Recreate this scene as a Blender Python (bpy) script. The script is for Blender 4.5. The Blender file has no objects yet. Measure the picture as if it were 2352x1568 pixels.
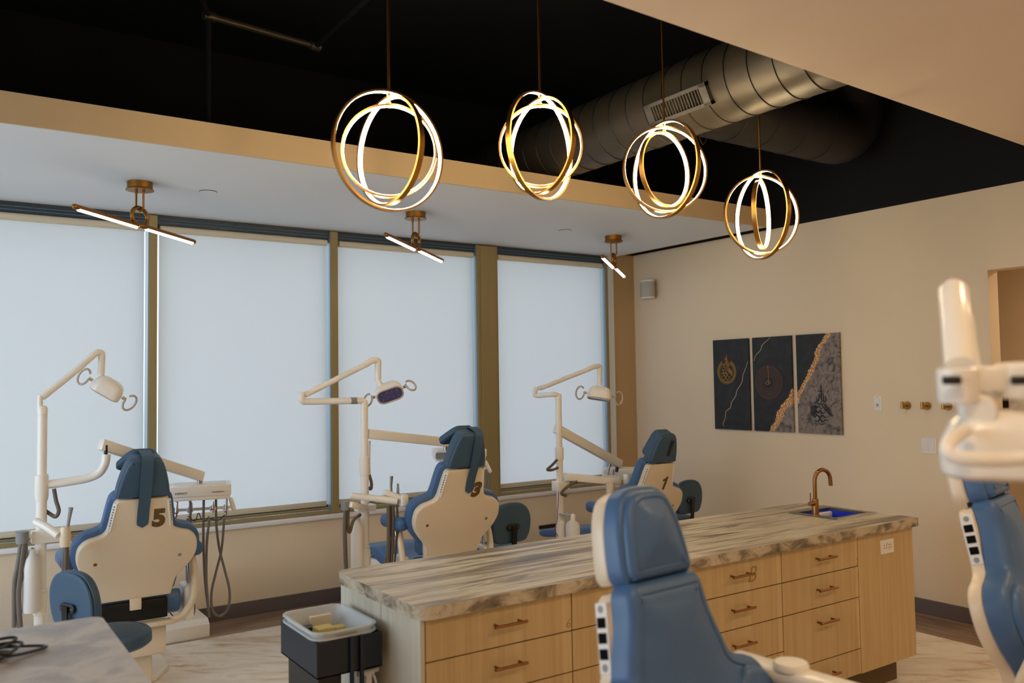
import bpy, bmesh, math, random
from mathutils import Vector, Matrix, Euler
from mathutils.geometry import delaunay_2d_cdt
random.seed(7)
PI = math.pi
R = math.radians
sc = bpy.context.scene
COL = sc.collection

# ------------------------------------------------------------------ camera, world, light, exposure
EYE = Vector((0, 0, 1.72))
YAW, PITCH, ROLL, FPX = 0.5982387, 0.0473292, -0.0149384, 1950.8
_f = Vector((math.sin(YAW) * math.cos(PITCH), math.cos(YAW) * math.cos(PITCH), math.sin(PITCH)))
_r0 = Vector((math.cos(YAW), -math.sin(YAW), 0))
_u0 = _r0.cross(_f)
_r = math.cos(ROLL) * _r0 + math.sin(ROLL) * _u0
_u = -math.sin(ROLL) * _r0 + math.cos(ROLL) * _u0
cam_d = bpy.data.cameras.new('camera')
cam = bpy.data.objects.new('camera', cam_d)
COL.objects.link(cam)
cam.matrix_world = Matrix((( _r.x, _u.x, -_f.x, EYE.x), (_r.y, _u.y, -_f.y, EYE.y), (_r.z, _u.z, -_f.z, EYE.z), (0, 0, 0, 1)))
cam_d.sensor_width = 36
cam_d.lens = FPX / 2352 * 36
cam_d.clip_start = 0.05
cam_d.dof.use_dof = True
cam_d.dof.focus_distance = 5.2
cam_d.dof.aperture_fstop = 2.4
sc.camera = cam
sc.view_settings.view_transform = 'Standard'
sc.view_settings.look = 'None'
sc.view_settings.exposure = 0.11
sc.view_settings.gamma = 1
sc.view_settings.use_curve_mapping = False
try:
    sc.cycles.use_denoising = True
    sc.cycles.max_bounces = 10
    sc.cycles.diffuse_bounces = 6
    sc.cycles.transparent_max_bounces = 16
    sc.cycles.sample_clamp_indirect = 4
    sc.cycles.caustics_reflective = False
    sc.cycles.caustics_refractive = False
except Exception:
    pass

world = bpy.data.worlds.new('world')
sc.world = world
world.use_nodes = True
wn = world.node_tree
wn.nodes.clear()
wo = wn.nodes.new('ShaderNodeOutputWorld')
bg = wn.nodes.new('ShaderNodeBackground')
tc = wn.nodes.new('ShaderNodeTexCoord')
sx = wn.nodes.new('ShaderNodeSeparateXYZ')
rp = wn.nodes.new('ShaderNodeValToRGB')
mr = wn.nodes.new('ShaderNodeMapRange')
mr.inputs[1].default_value = -0.3
mr.inputs[2].default_value = 0.5
wn.links.new(tc.outputs['Generated'], sx.inputs[0])
wn.links.new(sx.outputs['Z'], mr.inputs[0])
wn.links.new(mr.outputs[0], rp.inputs[0])
wn.links.new(rp.outputs[0], bg.inputs[0])
wn.links.new(bg.outputs[0], wo.inputs[0])
els = rp.color_ramp.elements
els[0].position = 0.0; els[0].color = (0.30, 0.32, 0.30, 1)
els[1].position = 1.0; els[1].color = (0.76, 0.81, 0.93, 1)
e = els.new(0.33); e.color = (0.36, 0.42, 0.42, 1)
e = els.new(0.40); e.color = (0.80, 0.84, 0.94, 1)
bg.inputs[1].default_value = 2.75     # overcast daylight outside the windows

def area_light(name, loc, size, energy, color, aim=(0, 0, -1)):
    d = bpy.data.lights.new(name, 'AREA')
    d.shape = 'DISK'; d.size = size; d.energy = energy; d.color = color
    o = bpy.data.objects.new(name, d); COL.objects.link(o)
    o.location = loc
    o.rotation_euler = Vector(aim).to_track_quat('-Z', 'Y').to_euler()
    return o
WARM = (1.0, 0.74, 0.46)
# recessed ceiling lamps of the part of the room behind and beside the camera
for (x, y) in ((0.6, 0.4), (2.6, 0.6), (4.8, 0.7), (1.2, -1.4), (3.6, -1.4)):
    area_light('recessed_lamp_light', (x, y, 2.93), 0.22, 12, WARM)

area_light('corridor_lamp_light', (6.6, 2.2, 2.66), 0.25, 9, WARM)
# fill daylight from an unseen window added in the left wall
def fill_light(loc, w, h, energy, color, aim):
    d = bpy.data.lights.new('window_daylight', 'AREA'); d.shape = 'RECTANGLE'; d.size = w; d.size_y = h; d.energy = energy; d.color = color
    o = bpy.data.objects.new('window_daylight', d); COL.objects.link(o); o.location = loc
    o.rotation_euler = Vector(aim).to_track_quat('-Z', 'Y').to_euler()
fill_light((-2.66, 3.6, 1.75), 4.2, 2.0, 88, (0.80, 0.89, 1.0), (1, 0, 0))

# ------------------------------------------------------------------ materials
def newmat(name):
    m = bpy.data.materials.new(name); m.use_nodes = True
    nt = m.node_tree
    return m, nt, nt.nodes['Principled BSDF']
def srgb(r, g, b):
    f = lambda c: (c / 255 / 12.92) if c / 255 <= 0.04045 else ((c / 255 + 0.055) / 1.055) ** 2.4
    return (f(r), f(g), f(b), 1)
def mat(name, col, rough=0.5, metal=0.0, bump=0.0, bscale=200, var=0.0, vscale=3, spec=0.5, emit=None, estr=0, coat=0):
    m, nt, b = newmat(name)
    b.inputs['Base Color'].default_value = col
    b.inputs['Roughness'].default_value = rough
    b.inputs['Metallic'].default_value = metal
    b.inputs['Specular IOR Level'].default_value = spec
    b.inputs['Coat Weight'].default_value = coat
    tcn = nt.nodes.new('ShaderNodeTexCoord')
    if var > 0:
        n = nt.nodes.new('ShaderNodeTexNoise'); n.inputs['Scale'].default_value = vscale; n.inputs['Detail'].default_value = 4
        nt.links.new(tcn.outputs['Object'], n.inputs['Vector'])
        mx = nt.nodes.new('ShaderNodeMix'); mx.data_type = 'RGBA'
        mx.inputs[6].default_value = tuple(c * (1 - var) for c in col[:3]) + (1,)
        mx.inputs[7].default_value = tuple(min(1, c * (1 + var)) for c in col[:3]) + (1,)
        nt.links.new(n.outputs[0], mx.inputs[0]); nt.links.new(mx.outputs[2], b.inputs['Base Color'])
    if bump > 0:
        n = nt.nodes.new('ShaderNodeTexNoise'); n.inputs['Scale'].default_value = bscale; n.inputs['Detail'].default_value = 3
        nt.links.new(tcn.outputs['Object'], n.inputs['Vector'])
        bp = nt.nodes.new('ShaderNodeBump'); bp.inputs['Strength'].default_value = bump; bp.inputs['Distance'].default_value = 0.002
        nt.links.new(n.outputs[0], bp.inputs['Height']); nt.links.new(bp.outputs[0], b.inputs['Normal'])
    if emit:
        b.inputs['Emission Color'].default_value = emit
        b.inputs['Emission Strength'].default_value = estr
    return m

def ramp(nt, stops):
    r_ = nt.nodes.new('ShaderNodeValToRGB')
    e_ = r_.color_ramp.elements
    e_[0].position, e_[0].color = stops[0]
    e_[1].position, e_[1].color = stops[-1]
    for p, c in stops[1:-1]:
        k = e_.new(p); k.color = c
    return r_
def mapping(nt, scale, rot=(0, 0, 0), loc=(0, 0, 0)):
    t = nt.nodes.new('ShaderNodeTexCoord'); m_ = nt.nodes.new('ShaderNodeMapping')
    m_.inputs['Scale'].default_value = scale; m_.inputs['Rotation'].default_value = rot; m_.inputs['Location'].default_value = loc
    nt.links.new(t.outputs['Object'], m_.inputs[0]); return m_

M = {}
M['wall'] = mat('wall_paint', srgb(224, 207, 183), 0.75, bump=0.08, bscale=300, spec=0.25)
M['soffit'] = mat('soffit_paint', srgb(218, 222, 228), 0.8, spec=0.2)
M['bulk'] = mat('bulkhead_paint', srgb(214, 196, 178), 0.8, spec=0.2)
M['fascia'] = mat('fascia_paint', srgb(205, 180, 145), 0.7, spec=0.25)
M['black'] = mat('black_ceiling', srgb(20, 21, 24), 0.8, spec=0.2)
M['duct'] = mat('black_painted_duct', srgb(62, 55, 44), 0.42, spec=0.5, metal=0.25)
M['duct_dark'] = mat('dark_duct_seam', srgb(15, 15, 15), 0.5)
M['grille'] = mat('grille_metal', srgb(96, 90, 82), 0.4, metal=0.5)
M['brass'] = mat('brushed_brass', srgb(176, 130, 66), 0.33, metal=1.0, bump=0.05, bscale=400)
M['brass_dark'] = mat('aged_brass', srgb(150, 104, 50), 0.38, metal=1.0)
M['bronze'] = mat('brushed_bronze', srgb(150, 108, 66), 0.36, metal=1.0)
M['led'] = mat('led_strip', (1, 1, 1, 1), 0.5, emit=(1.0, 0.77, 0.44, 1), estr=70)
M['led2'] = mat('led_diffuser', (1, 1, 1, 1), 0.5, emit=(1.0, 0.82, 0.62, 1), estr=16)
M['mullion'] = mat('bronze_frame', srgb(146, 128, 86), 0.5, spec=0.4)
M['frame_dark'] = mat('dark_frame', srgb(46, 54, 60), 0.35, spec=0.6)
M['frame_grey'] = mat('grey_jamb', srgb(212, 218, 222), 0.5)
M['sill'] = mat('white_sill', srgb(228, 228, 232), 0.35)
M['base'] = mat('baseboard', srgb(98, 88, 88), 0.6)
M['plastic'] = mat('cream_plastic', srgb(222, 206, 182), 0.32, spec=0.5, bump=0.03, bscale=500)
M['white'] = mat('white_enamel', srgb(238, 233, 226), 0.25, spec=0.5)
M['white2'] = mat('white_plastic', srgb(225, 222, 218), 0.4)
M['vinyl'] = mat('blue_vinyl', srgb(64, 98, 142), 0.42, spec=0.45, bump=0.06, bscale=350, var=0.05, vscale=4)
M['vinyl_d'] = mat('dark_blue_vinyl', srgb(58, 84, 108), 0.5, spec=0.4, bump=0.06, bscale=350)
M['blk'] = mat('black_plastic', srgb(22, 22, 24), 0.4)
M['blk_matt'] = mat('matt_black', srgb(14, 14, 16), 0.9, spec=0.1)
M['blk_m'] = mat('black_metal', srgb(28, 28, 28), 0.35, metal=0.4)
M['hose'] = mat('grey_hose', srgb(112, 106, 102), 0.45)
M['hose_b'] = mat('brown_hose', srgb(96, 84, 70), 0.45)
M['steel'] = mat('steel', srgb(170, 168, 166), 0.25, metal=1.0)
M['grey'] = mat('grey_plastic', srgb(140, 140, 142), 0.5)
M['handle_c'] = mat('beige_handle', srgb(190, 175, 158), 0.4)
M['lens'] = mat('lamp_lens', srgb(92, 84, 128), 0.15, spec=0.9, coat=0.6, var=0.5, vscale=60)
M['digit'] = mat('brown_digit', srgb(96, 70, 24), 0.45)
M['gold_txt'] = mat('gold_lettering', srgb(160, 132, 60), 0.4, metal=0.6)
M['txt_grey'] = mat('grey_lettering', srgb(110, 100, 90), 0.5)
M['navy'] = mat('navy_plastic', srgb(8, 24, 42), 0.45)
M['yellow'] = mat('yellow_card', srgb(196, 180, 110), 0.6)
M['cream_card'] = mat('cream_card', srgb(210, 196, 170), 0.6)
M['blue_tub'] = mat('blue_tub', srgb(20, 50, 200), 0.35)
M['chrome'] = mat('sink_steel', srgb(150, 145, 138), 0.3, metal=1.0)
M['spkr'] = mat('speaker_cloth', srgb(176, 170, 160), 0.7)
M['red'] = mat('red_cable', srgb(140, 40, 30), 0.5)
M['toe'] = mat('toe_kick', srgb(92, 74, 44), 0.6)
M['ink'] = mat('dark_ink', srgb(26, 32, 46), 0.6)
M['gold'] = mat('gold_paint', srgb(190, 140, 70), 0.4, metal=0.5)
M['gold2'] = mat('dull_gold', srgb(120, 92, 40), 0.5, metal=0.4, var=0.4, vscale=180)
M['copper'] = mat('dull_copper', srgb(70, 50, 44), 0.5, metal=0.3, var=0.3, vscale=150)
M['pale_line'] = mat('pale_gold_line', srgb(214, 186, 160), 0.5)

# translucent clear-ish bin plastic
m, nt, b = newmat('frosted_plastic')
b.inputs['Base Color'].default_value = srgb(210, 214, 216); b.inputs['Roughness'].default_value = 0.45
b.inputs['Alpha'].default_value = 0.62
M['frost'] = m
# glass pane
m = bpy.data.materials.new('window_glass'); m.use_nodes = True; nt = m.node_tree; nt.nodes.clear()
o_ = nt.nodes.new('ShaderNodeOutputMaterial'); mx = nt.nodes.new('ShaderNodeMixShader'); mx.inputs[0].default_value = 0.08
tr = nt.nodes.new('ShaderNodeBsdfTransparent'); tr.inputs[0].default_value = (0.93, 0.97, 0.98, 1)
gl = nt.nodes.new('ShaderNodeBsdfGlossy'); gl.inputs['Roughness'].default_value = 0.03
nt.links.new(tr.outputs[0], mx.inputs[1]); nt.links.new(gl.outputs[0], mx.inputs[2]); nt.links.new(mx.outputs[0], o_.inputs[0])
M['glass'] = m
# blind fabric, translucent weave
m = bpy.data.materials.new('blind_fabric'); m.use_nodes = True; nt = m.node_tree; nt.nodes.clear()
o_ = nt.nodes.new('ShaderNodeOutputMaterial'); mx = nt.nodes.new('ShaderNodeMixShader'); mx.inputs[0].default_value = 0.52
df = nt.nodes.new('ShaderNodeBsdfDiffuse'); df.inputs[0].default_value = srgb(214, 214, 212)
tl = nt.nodes.new('ShaderNodeBsdfTranslucent'); tl.inputs[0].default_value = (0.60, 0.62, 0.64, 1)
nt.links.new(df.outputs[0], mx.inputs[1]); nt.links.new(tl.outputs[0], mx.inputs[2])
mp = mapping(nt, (1, 1, 1)); nz = nt.nodes.new('ShaderNodeTexNoise'); nz.inputs['Scale'].default_value = 500
nt.links.new(mp.outputs[0], nz.inputs['Vector'])
bp = nt.nodes.new('ShaderNodeBump'); bp.inputs['Strength'].default_value = 0.15; bp.inputs['Distance'].default_value = 0.001
nt.links.new(nz.outputs[0], bp.inputs['Height']); nt.links.new(bp.outputs[0], df.inputs['Normal'])
nt.links.new(mx.outputs[0], o_.inputs[0])
M['blind'] = m

# laminate stone, streaks run along x
def stone(name, sscale, stops, rough=0.35):
    m, nt, b = newmat(name)
    mp = mapping(nt, sscale, rot=(0, 0, R(4)))
    n1 = nt.nodes.new('ShaderNodeTexNoise'); n1.inputs['Scale'].default_value = 1.0; n1.inputs['Detail'].default_value = 9; n1.inputs['Roughness'].default_value = 0.62; n1.inputs['Distortion'].default_value = 0.8
    nt.links.new(mp.outputs[0], n1.inputs['Vector'])
    r1 = ramp(nt, stops)
    nt.links.new(n1.outputs[0], r1.inputs[0])
    nt.links.new(r1.outputs[0], b.inputs['Base Color'])
    b.inputs['Roughness'].default_value = rough
    return m
M['stone'] = stone('streaked_stone', (1.3, 15.0, 9.0), [(0.30, srgb(90, 76, 58)), (0.42, srgb(138, 122, 100)), (0.50, srgb(184, 172, 152)), (0.58, srgb(206, 198, 182)), (0.66, srgb(150, 140, 124)), (0.75, srgb(188, 178, 160))])
M['stone_edge'] = stone('mottled_stone_edge', (7, 7, 12), [(0.34, srgb(74, 68, 62)), (0.44, srgb(128, 116, 100)), (0.52, srgb(176, 162, 140)), (0.62, srgb(196, 186, 168)), (0.72, srgb(140, 126, 108))])
M['stone_g'] = stone('grey_mottled_stone', (5, 5, 5), [(0.32, srgb(136, 132, 130)), (0.45, srgb(160, 156, 154)), (0.55, srgb(186, 178, 170)), (0.68, srgb(150, 148, 150))])

# pale cabinet laminate, vertical grain
def grain(name, sscale, c1, c2, rough=0.5):
    m, nt, b = newmat(name)
    mp = mapping(nt, sscale)
    n1 = nt.nodes.new('ShaderNodeTexNoise'); n1.inputs['Scale'].default_value = 1.0; n1.inputs['Detail'].default_value = 6; n1.inputs['Roughness'].default_value = 0.6
    nt.links.new(mp.outputs[0], n1.inputs['Vector'])
    r1 = ramp(nt, [(0.3, c1), (0.7, c2)])
    nt.links.new(n1.outputs[0], r1.inputs[0]); nt.links.new(r1.outputs[0], b.inputs['Base Color'])
    b.inputs['Roughness'].default_value = rough
    return m
M['laminate'] = grain('pale_wood_laminate', (26, 26, 0.9), srgb(178, 152, 108), srgb(200, 176, 134))
M['laminate_g'] = grain('greyish_wood_laminate', (26, 26, 0.9), srgb(180, 172, 152), srgb(200, 194, 178))  # greyer copy of the laminate, cool daylight on the island end painted in

# floor: pale veined planks with a dark plank border along the walls
def planks(name, cols, vscale, pl, pw, rotz=0.0, rough=0.3, vein=None):
    m, nt, b = newmat(name)
    mp = mapping(nt, (1, 1, 1), rot=(0, 0, rotz))
    br = nt.nodes.new('ShaderNodeTexBrick')
    br.inputs['Scale'].default_value = 1.0; br.inputs['Brick Width'].default_value = pl; br.inputs['Row Height'].default_value = pw
    br.inputs['Mortar Size'].default_value = 0.0015; br.offset = 0.37
    br.inputs['Color1'].default_value = (0.35, 0.35, 0.35, 1); br.inputs['Color2'].default_value = (0.65, 0.65, 0.65, 1); br.inputs['Mortar'].default_value = (0.2, 0.2, 0.2, 1)
    nt.links.new(mp.outputs[0], br.inputs['Vector'])
    ms = nt.nodes.new('ShaderNodeMapping'); ms.inputs['Scale'].default_value = vscale
    nt.links.new(mp.outputs[0], ms.inputs[0])
    n1 = nt.nodes.new('ShaderNodeTexNoise'); n1.inputs['Scale'].default_value = 1; n1.inputs['Detail'].default_value = 8; n1.inputs['Roughness'].default_value = 0.6; n1.inputs['Distortion'].default_value = 0.9
    nt.links.new(ms.outputs[0], n1.inputs['Vector'])
    ad = nt.nodes.new('ShaderNodeMath'); ad.operation = 'MULTIPLY_ADD'
    nt.links.new(br.outputs['Color'], ad.inputs[0]); ad.inputs[1].default_value = 0.25
    nt.links.new(n1.outputs[0], ad.inputs[2])
    r1 = ramp(nt, cols)
    nt.links.new(ad.outputs[0], r1.inputs[0]); nt.links.new(r1.outputs[0], b.inputs['Base Color'])
    b.inputs['Roughness'].default_value = rough
    return m
M['floor'] = planks('pale_veined_planks', [(0.42, srgb(162, 132, 98)), (0.50, srgb(212, 194, 172)), (0.58, srgb(240, 233, 224)), (0.72, srgb(224, 212, 196)), (0.78, srgb(204, 182, 156)), (0.85, srgb(236, 230, 220))], (1.6, 6, 1), 1.2, 0.3, rotz=R(38))
M['floor_dark'] = planks('dark_planks', [(0.4, srgb(92, 74, 64)), (0.6, srgb(130, 108, 94)), (0.8, srgb(158, 136, 120))], (2, 28, 1), 1.2, 0.15)
M['floor_dark_y'] = planks('dark_planks_turned', [(0.4, srgb(92, 74, 64)), (0.6, srgb(130, 108, 94)), (0.8, srgb(158, 136, 120))], (2, 28, 1), 1.2, 0.15, rotz=PI / 2)

# ------------------------------------------------------------------ geometry helpers
def at(px, py, y):                       # measured direction from the eye -> point at depth y
    d = _f + _r * ((px - 1176) / FPX) - _u * ((py - 784) / FPX)
    return EYE + d * (y / d.y)
def smooth_path(pts, n=6, closed=False):
    pts = [Vector(p) for p in pts]
    if len(pts) < 3: return pts
    out = []
    N = len(pts)
    rng = range(N) if closed else range(N - 1)
    for i in rng:
        if closed:
            p0, p1, p2, p3 = pts[(i - 1) % N], pts[i], pts[(i + 1) % N], pts[(i + 2) % N]
        else:
            p1, p2 = pts[i], pts[i + 1]
            p0 = pts[i - 1] if i > 0 else p1 * 2 - p2
            p3 = pts[i + 2] if i + 2 < N else p2 * 2 - p1
        for k in range(n):
            t = k / n
            out.append(0.5 * ((2 * p1) + (p2 - p0) * t + (2 * p0 - 5 * p1 + 4 * p2 - p3) * t * t + (3 * p1 - p0 - 3 * p2 + p3) * t ** 3))
    if not closed: out.append(pts[-1])
    return out
class MB:
    def __init__(s): s.bm = bmesh.new()
    def add_bm(s, other, mtx=None):
        me = bpy.data.meshes.new('tmp'); other.to_mesh(me)
        if mtx is not None: me.transform(mtx)
        s.bm.from_mesh(me); bpy.data.meshes.remove(me); other.free(); return s
    def box(s, lo, hi, bev=0.0, seg=2, mtx=None):
        b = bmesh.new(); bmesh.ops.create_cube(b, size=1.0)
        lo, hi = Vector(lo), Vector(hi); c = (lo + hi) / 2; d = hi - lo
        for v in b.verts: v.co = Vector((c.x + v.co.x * d.x, c.y + v.co.y * d.y, c.z + v.co.z * d.z))
        if bev > 0: bmesh.ops.bevel(b, geom=list(b.edges), offset=min(bev, min(abs(d.x), abs(d.y), abs(d.z)) * 0.49), segments=seg, affect='EDGES', profile=0.5)
        return s.add_bm(b, mtx)
    def tube(s, pts, r, seg=12, cap=True, closed=False):
        pts = [Vector(p) for p in pts]; N = len(pts)
        rr = r if isinstance(r, (list, tuple)) else [r] * N
        rings = []; prev = None
        for i, p in enumerate(pts):
            if closed: t = (pts[(i + 1) % N] - pts[i - 1])
            else: t = (pts[min(i + 1, N - 1)] - pts[max(i - 1, 0)])
            if t.length < 1e-9: t = Vector((0, 0, 1))
            t.normalize()
            if prev is None:
                a = Vector((0, 0, 1)) if abs(t.z) < 0.9 else Vector((1, 0, 0))
                prev = t.cross(a).normalized()
            n1 = (prev - t * prev.dot(t))
            if n1.length < 1e-6: n1 = t.orthogonal()
            n1.normalize(); prev = n1; n2 = t.cross(n1)
            rings.append([s.bm.verts.new(p + (n1 * math.cos(2 * PI * k / seg) + n2 * math.sin(2 * PI * k / seg)) * rr[i]) for k in range(seg)])
        L = N if closed else N - 1
        for i in range(L):
            A, B = rings[i], rings[(i + 1) % N]
            for k in range(seg): s.bm.faces.new((A[k], A[(k + 1) % seg], B[(k + 1) % seg], B[k]))
        if cap and not closed:
            s.bm.faces.new(list(reversed(rings[0]))); s.bm.faces.new(rings[-1])
        return s
    def cyl(s, p0, p1, r, seg=24, r1=None): return s.tube([p0, p1], [r, r if r1 is None else r1], seg)
    def capsule(s, p0, p1, r, seg=16):
        p0, p1 = Vector(p0), Vector(p1); d = (p1 - p0).normalized()
        P = []; Q = []
        for k in range(6):
            a = PI / 2 * k / 5; P.append(p0 - d * r * math.cos(a)); Q.append(max(1e-4, r * math.sin(a)))
        for k in range(6):
            a = PI / 2 * k / 5; P.append(p1 + d * r * math.sin(a)); Q.append(max(1e-4, r * math.cos(a)))
        return s.tube(P, Q, seg)
    def lathe(s, prof, base, seg=28, axis=(0, 0, 1)):
        base = Vector(base); q = Vector(axis).normalized().to_track_quat('Z', 'Y')
        rings = []
        for (r_, h) in prof:
            rings.append([s.bm.verts.new(base + q @ Vector((max(r_, 1e-4) * math.cos(2 * PI * k / seg), max(r_, 1e-4) * math.sin(2 * PI * k / seg), h))) for k in range(seg)])
        for A, B in zip(rings, rings[1:]):
            for k in range(seg): s.bm.faces.new((A[k], A[(k + 1) % seg], B[(k + 1) % seg], B[k]))
        s.bm.faces.new(list(reversed(rings[0]))); s.bm.faces.new(rings[-1])
        return s
    def prism(s, outline, t0, t1, mtx=None, bev=0.0, seg=3):
        b = bmesh.new(); vs = [b.verts.new((x, y, t0)) for x, y in outline]
        f = b.faces.new(vs); f.normal_update()
        if f.normal.z > 0: f.normal_flip()
        ex = bmesh.ops.extrude_face_region(b, geom=[f])
        for v in [g for g in ex['geom'] if isinstance(g, bmesh.types.BMVert)]: v.co.z = t1
        bmesh.ops.recalc_face_normals(b, faces=b.faces)
        if bev > 0:
            ed = [e for e in b.edges if abs(e.verts[0].co.z - e.verts[1].co.z) < 1e-9]
            bmesh.ops.bevel(b, geom=ed, offset=bev, segments=seg, affect='EDGES', profile=0.5)
        return s.add_bm(b, mtx)
    def pad(s, outline, th, rnd=0.02, bulge=0.012, welt=True, mtx=None, back=True):
        """upholstered pad: outline in xy (ccw), front towards +z, thickness th"""
        P0_ = [Vector((x, y)) for x, y in outline]; P = []
        for i_, p_ in enumerate(P0_):
            q_ = P0_[(i_ + 1) % len(P0_)]; m_ = max(1, int((q_ - p_).length / 0.016))
            if (q_ - p_).length < 1e-5: continue
            P += [p_.lerp(q_, k_ / m_) for k_ in range(m_)]
        N = len(P)
        ar = sum(P[i].x * P[(i + 1) % N].y - P[(i + 1) % N].x * P[i].y for i in range(N))
        if ar < 0: P.reverse()
        c = sum(P, Vector((0, 0))) / N
        nrm = []
        for i in range(N):
            d = (P[(i + 1) % N] - P[i - 1]).normalized(); nrm.append(Vector((-d.y, d.x)))
        b = bmesh.new(); rings = []
        def ring(ins, z, sc_=1.0):
            rings.append([b.verts.new((c.x + (P[i].x + nrm[i].x * ins - c.x) * sc_, c.y + (P[i].y + nrm[i].y * ins - c.y) * sc_, z)) for i in range(N)])
        ring(rnd * 0.6, 0.0); ring(0.0, rnd * 0.5); ring(0.0, th - rnd)
        for k in (1, 2, 3):
            a = PI / 2 * k / 3; ring(rnd * (1 - math.cos(a)), th - rnd + rnd * math.sin(a))
        if welt:
            ring(rnd + 0.004, th - 0.003); ring(rnd + 0.010, th + 0.001)
        ring(rnd + 0.018, th + bulge * 0.12)
        for A, B in zip(rings, rings[1:]):
            for k in range(N): b.faces.new((A[k], A[(k + 1) % N], B[(k + 1) % N], B[k]))
        b.faces.new(list(reversed(rings[0])))
        # crowned top: interior grid, height grows with the distance from the edge
        loop = [Vector((v.co.x, v.co.y)) for v in rings[-1]]
        x0, x1 = min(v.x for v in loop), max(v.x for v in loop); y0, y1 = min(v.y for v in loop), max(v.y for v in loop)
        step = max(0.012, max(x1 - x0, y1 - y0) / 28)
        def dist(p):
            dm = 9.0; ins = False; j = N - 1
            for i in range(N):
                a_, c_ = loop[i], loop[j]
                if (a_.y > p.y) != (c_.y > p.y) and p.x < (c_.x - a_.x) * (p.y - a_.y) / (c_.y - a_.y) + a_.x: ins = not ins
                d_ = c_ - a_; t_ = 0 if d_.length_squared < 1e-12 else max(0, min(1, (p - a_).dot(d_) / d_.length_squared))
                dm = min(dm, (a_ + d_ * t_ - p).length); j = i
            return dm if ins else -dm
        pts2 = list(loop); fall = min(0.09, 0.45 * min(x1 - x0, y1 - y0)); hs = [th + bulge * 0.12] * N
        yy = y0 + step / 2; r_i = 0
        while yy < y1:
            xx = x0 + step / 2 * (1 + r_i % 2)
            while xx < x1:
                p = Vector((xx, yy)); d_ = dist(p)
                if d_ > step * 0.45:
                    q = min(1, d_ / fall); pts2.append(p); hs.append(th + bulge * (0.12 + 0.88 * (1 - (1 - q) ** 2.2)))
                xx += step
            yy += step * 0.87; r_i += 1
        rs = delaunay_2d_cdt(pts2, [(i, (i + 1) % N) for i in range(N)], [], 1, 1e-6)
        vmap = []
        for vi, org in enumerate(rs[3]):
            k = min(org) if org else -1
            if 0 <= k < N: vmap.append(rings[-1][k])
            else: vmap.append(b.verts.new((rs[0][vi].x, rs[0][vi].y, hs[k] if k >= 0 else th)))
        for f_ in rs[2]:
            try: b.faces.new([vmap[i] for i in f_])
            except ValueError: pass
        return s.add_bm(b, mtx)
    def obj(s, name, m, parent=None, smooth=40, loc=None):
        me = bpy.data.meshes.new(name)
        bmesh.ops.recalc_face_normals(s.bm, faces=s.bm.faces)
        s.bm.to_mesh(me); s.bm.free()
        if isinstance(m, (list, tuple)):
            for x in m: me.materials.append(x)
        else: me.materials.append(m)
        if smooth:
            me.polygons.foreach_set('use_smooth', [True] * len(me.polygons))
            try: me.set_sharp_from_angle(angle=R(smooth))
            except Exception: pass
        o = bpy.data.objects.new(name, me); COL.objects.link(o)
        if parent is not None: o.parent = parent
        return o
def tag(o, label, cat, group=None):
    o['label'] = label; o['category'] = cat
    if group: o['group'] = group
    return o
def thing(name, label, cat, loc=(0, 0, 0), rz=0.0, group=None):
    o = bpy.data.objects.new(name, None); COL.objects.link(o)
    o.location = loc; o.rotation_euler = (0, 0, rz); o.empty_display_size = 0.1
    return tag(o, label, cat, group)
def struct(o): o['kind'] = 'structure'; return o
def relabel(o, label): o['label'] = label; return o
def text_mesh(name, body, size, m, parent, mtx, extr=0.0012, offset=0.0, shear=0.0):
    cu = bpy.data.curves.new('txt', 'FONT'); cu.body = body; cu.size = size; cu.extrude = extr; cu.offset = offset; cu.shear = shear
    cu.align_x = 'CENTER'; cu.align_y = 'CENTER'
    t = bpy.data.objects.new('txt', cu); COL.objects.link(t)
    dg = bpy.context.evaluated_depsgraph_get(); dg.update()
    me = bpy.data.meshes.new_from_object(t.evaluated_get(dg))
    bpy.data.objects.remove(t); bpy.data.curves.remove(cu)
    me.transform(mtx); me.materials.clear(); me.materials.append(m)
    o = bpy.data.objects.new(name, me); COL.objects.link(o)
    if parent is not None: o.parent = parent
    return o
def frame(o, x, y, z):                   # matrix from axes
    x, y, z = Vector(x).normalized(), Vector(y).normalized(), Vector(z).normalized()
    return Matrix(((x.x, y.x, z.x, o[0]), (x.y, y.y, z.y, o[1]), (x.z, y.z, z.z, o[2]), (0, 0, 0, 1)))
def rrect(w, h, r, n=5):
    out = []
    for cx, cy, a0 in ((w / 2 - r, h / 2 - r, 0), (-w / 2 + r, h / 2 - r, 90), (-w / 2 + r, -h / 2 + r, 180), (w / 2 - r, -h / 2 + r, 270)):
        for k in range(n + 1):
            a = R(a0 + 90 * k / n); out.append((cx + r * math.cos(a), cy + r * math.sin(a)))
    return out

# ------------------------------------------------------------------ room
WY, WX = 6.47, 5.965          # window wall, right wall
XL, YF = -2.6, -3.0           # far left, behind the camera
CZ = 2.97                     # underside of the lowered ceiling over the windows
struct(MB().box((XL, YF, -0.1), (7.6, 6.06, 0)).obj('floor', M['floor'], smooth=0))
struct(MB().box((XL, 6.06, -0.1), (WX, 6.8, 0.0005)).obj('trim_1', M['floor_dark'], smooth=0))
struct(MB().box((5.50, YF, -0.1), (WX, 6.06, 0.0008)).obj('trim_2', M['floor_dark_y'], smooth=0))
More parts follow.
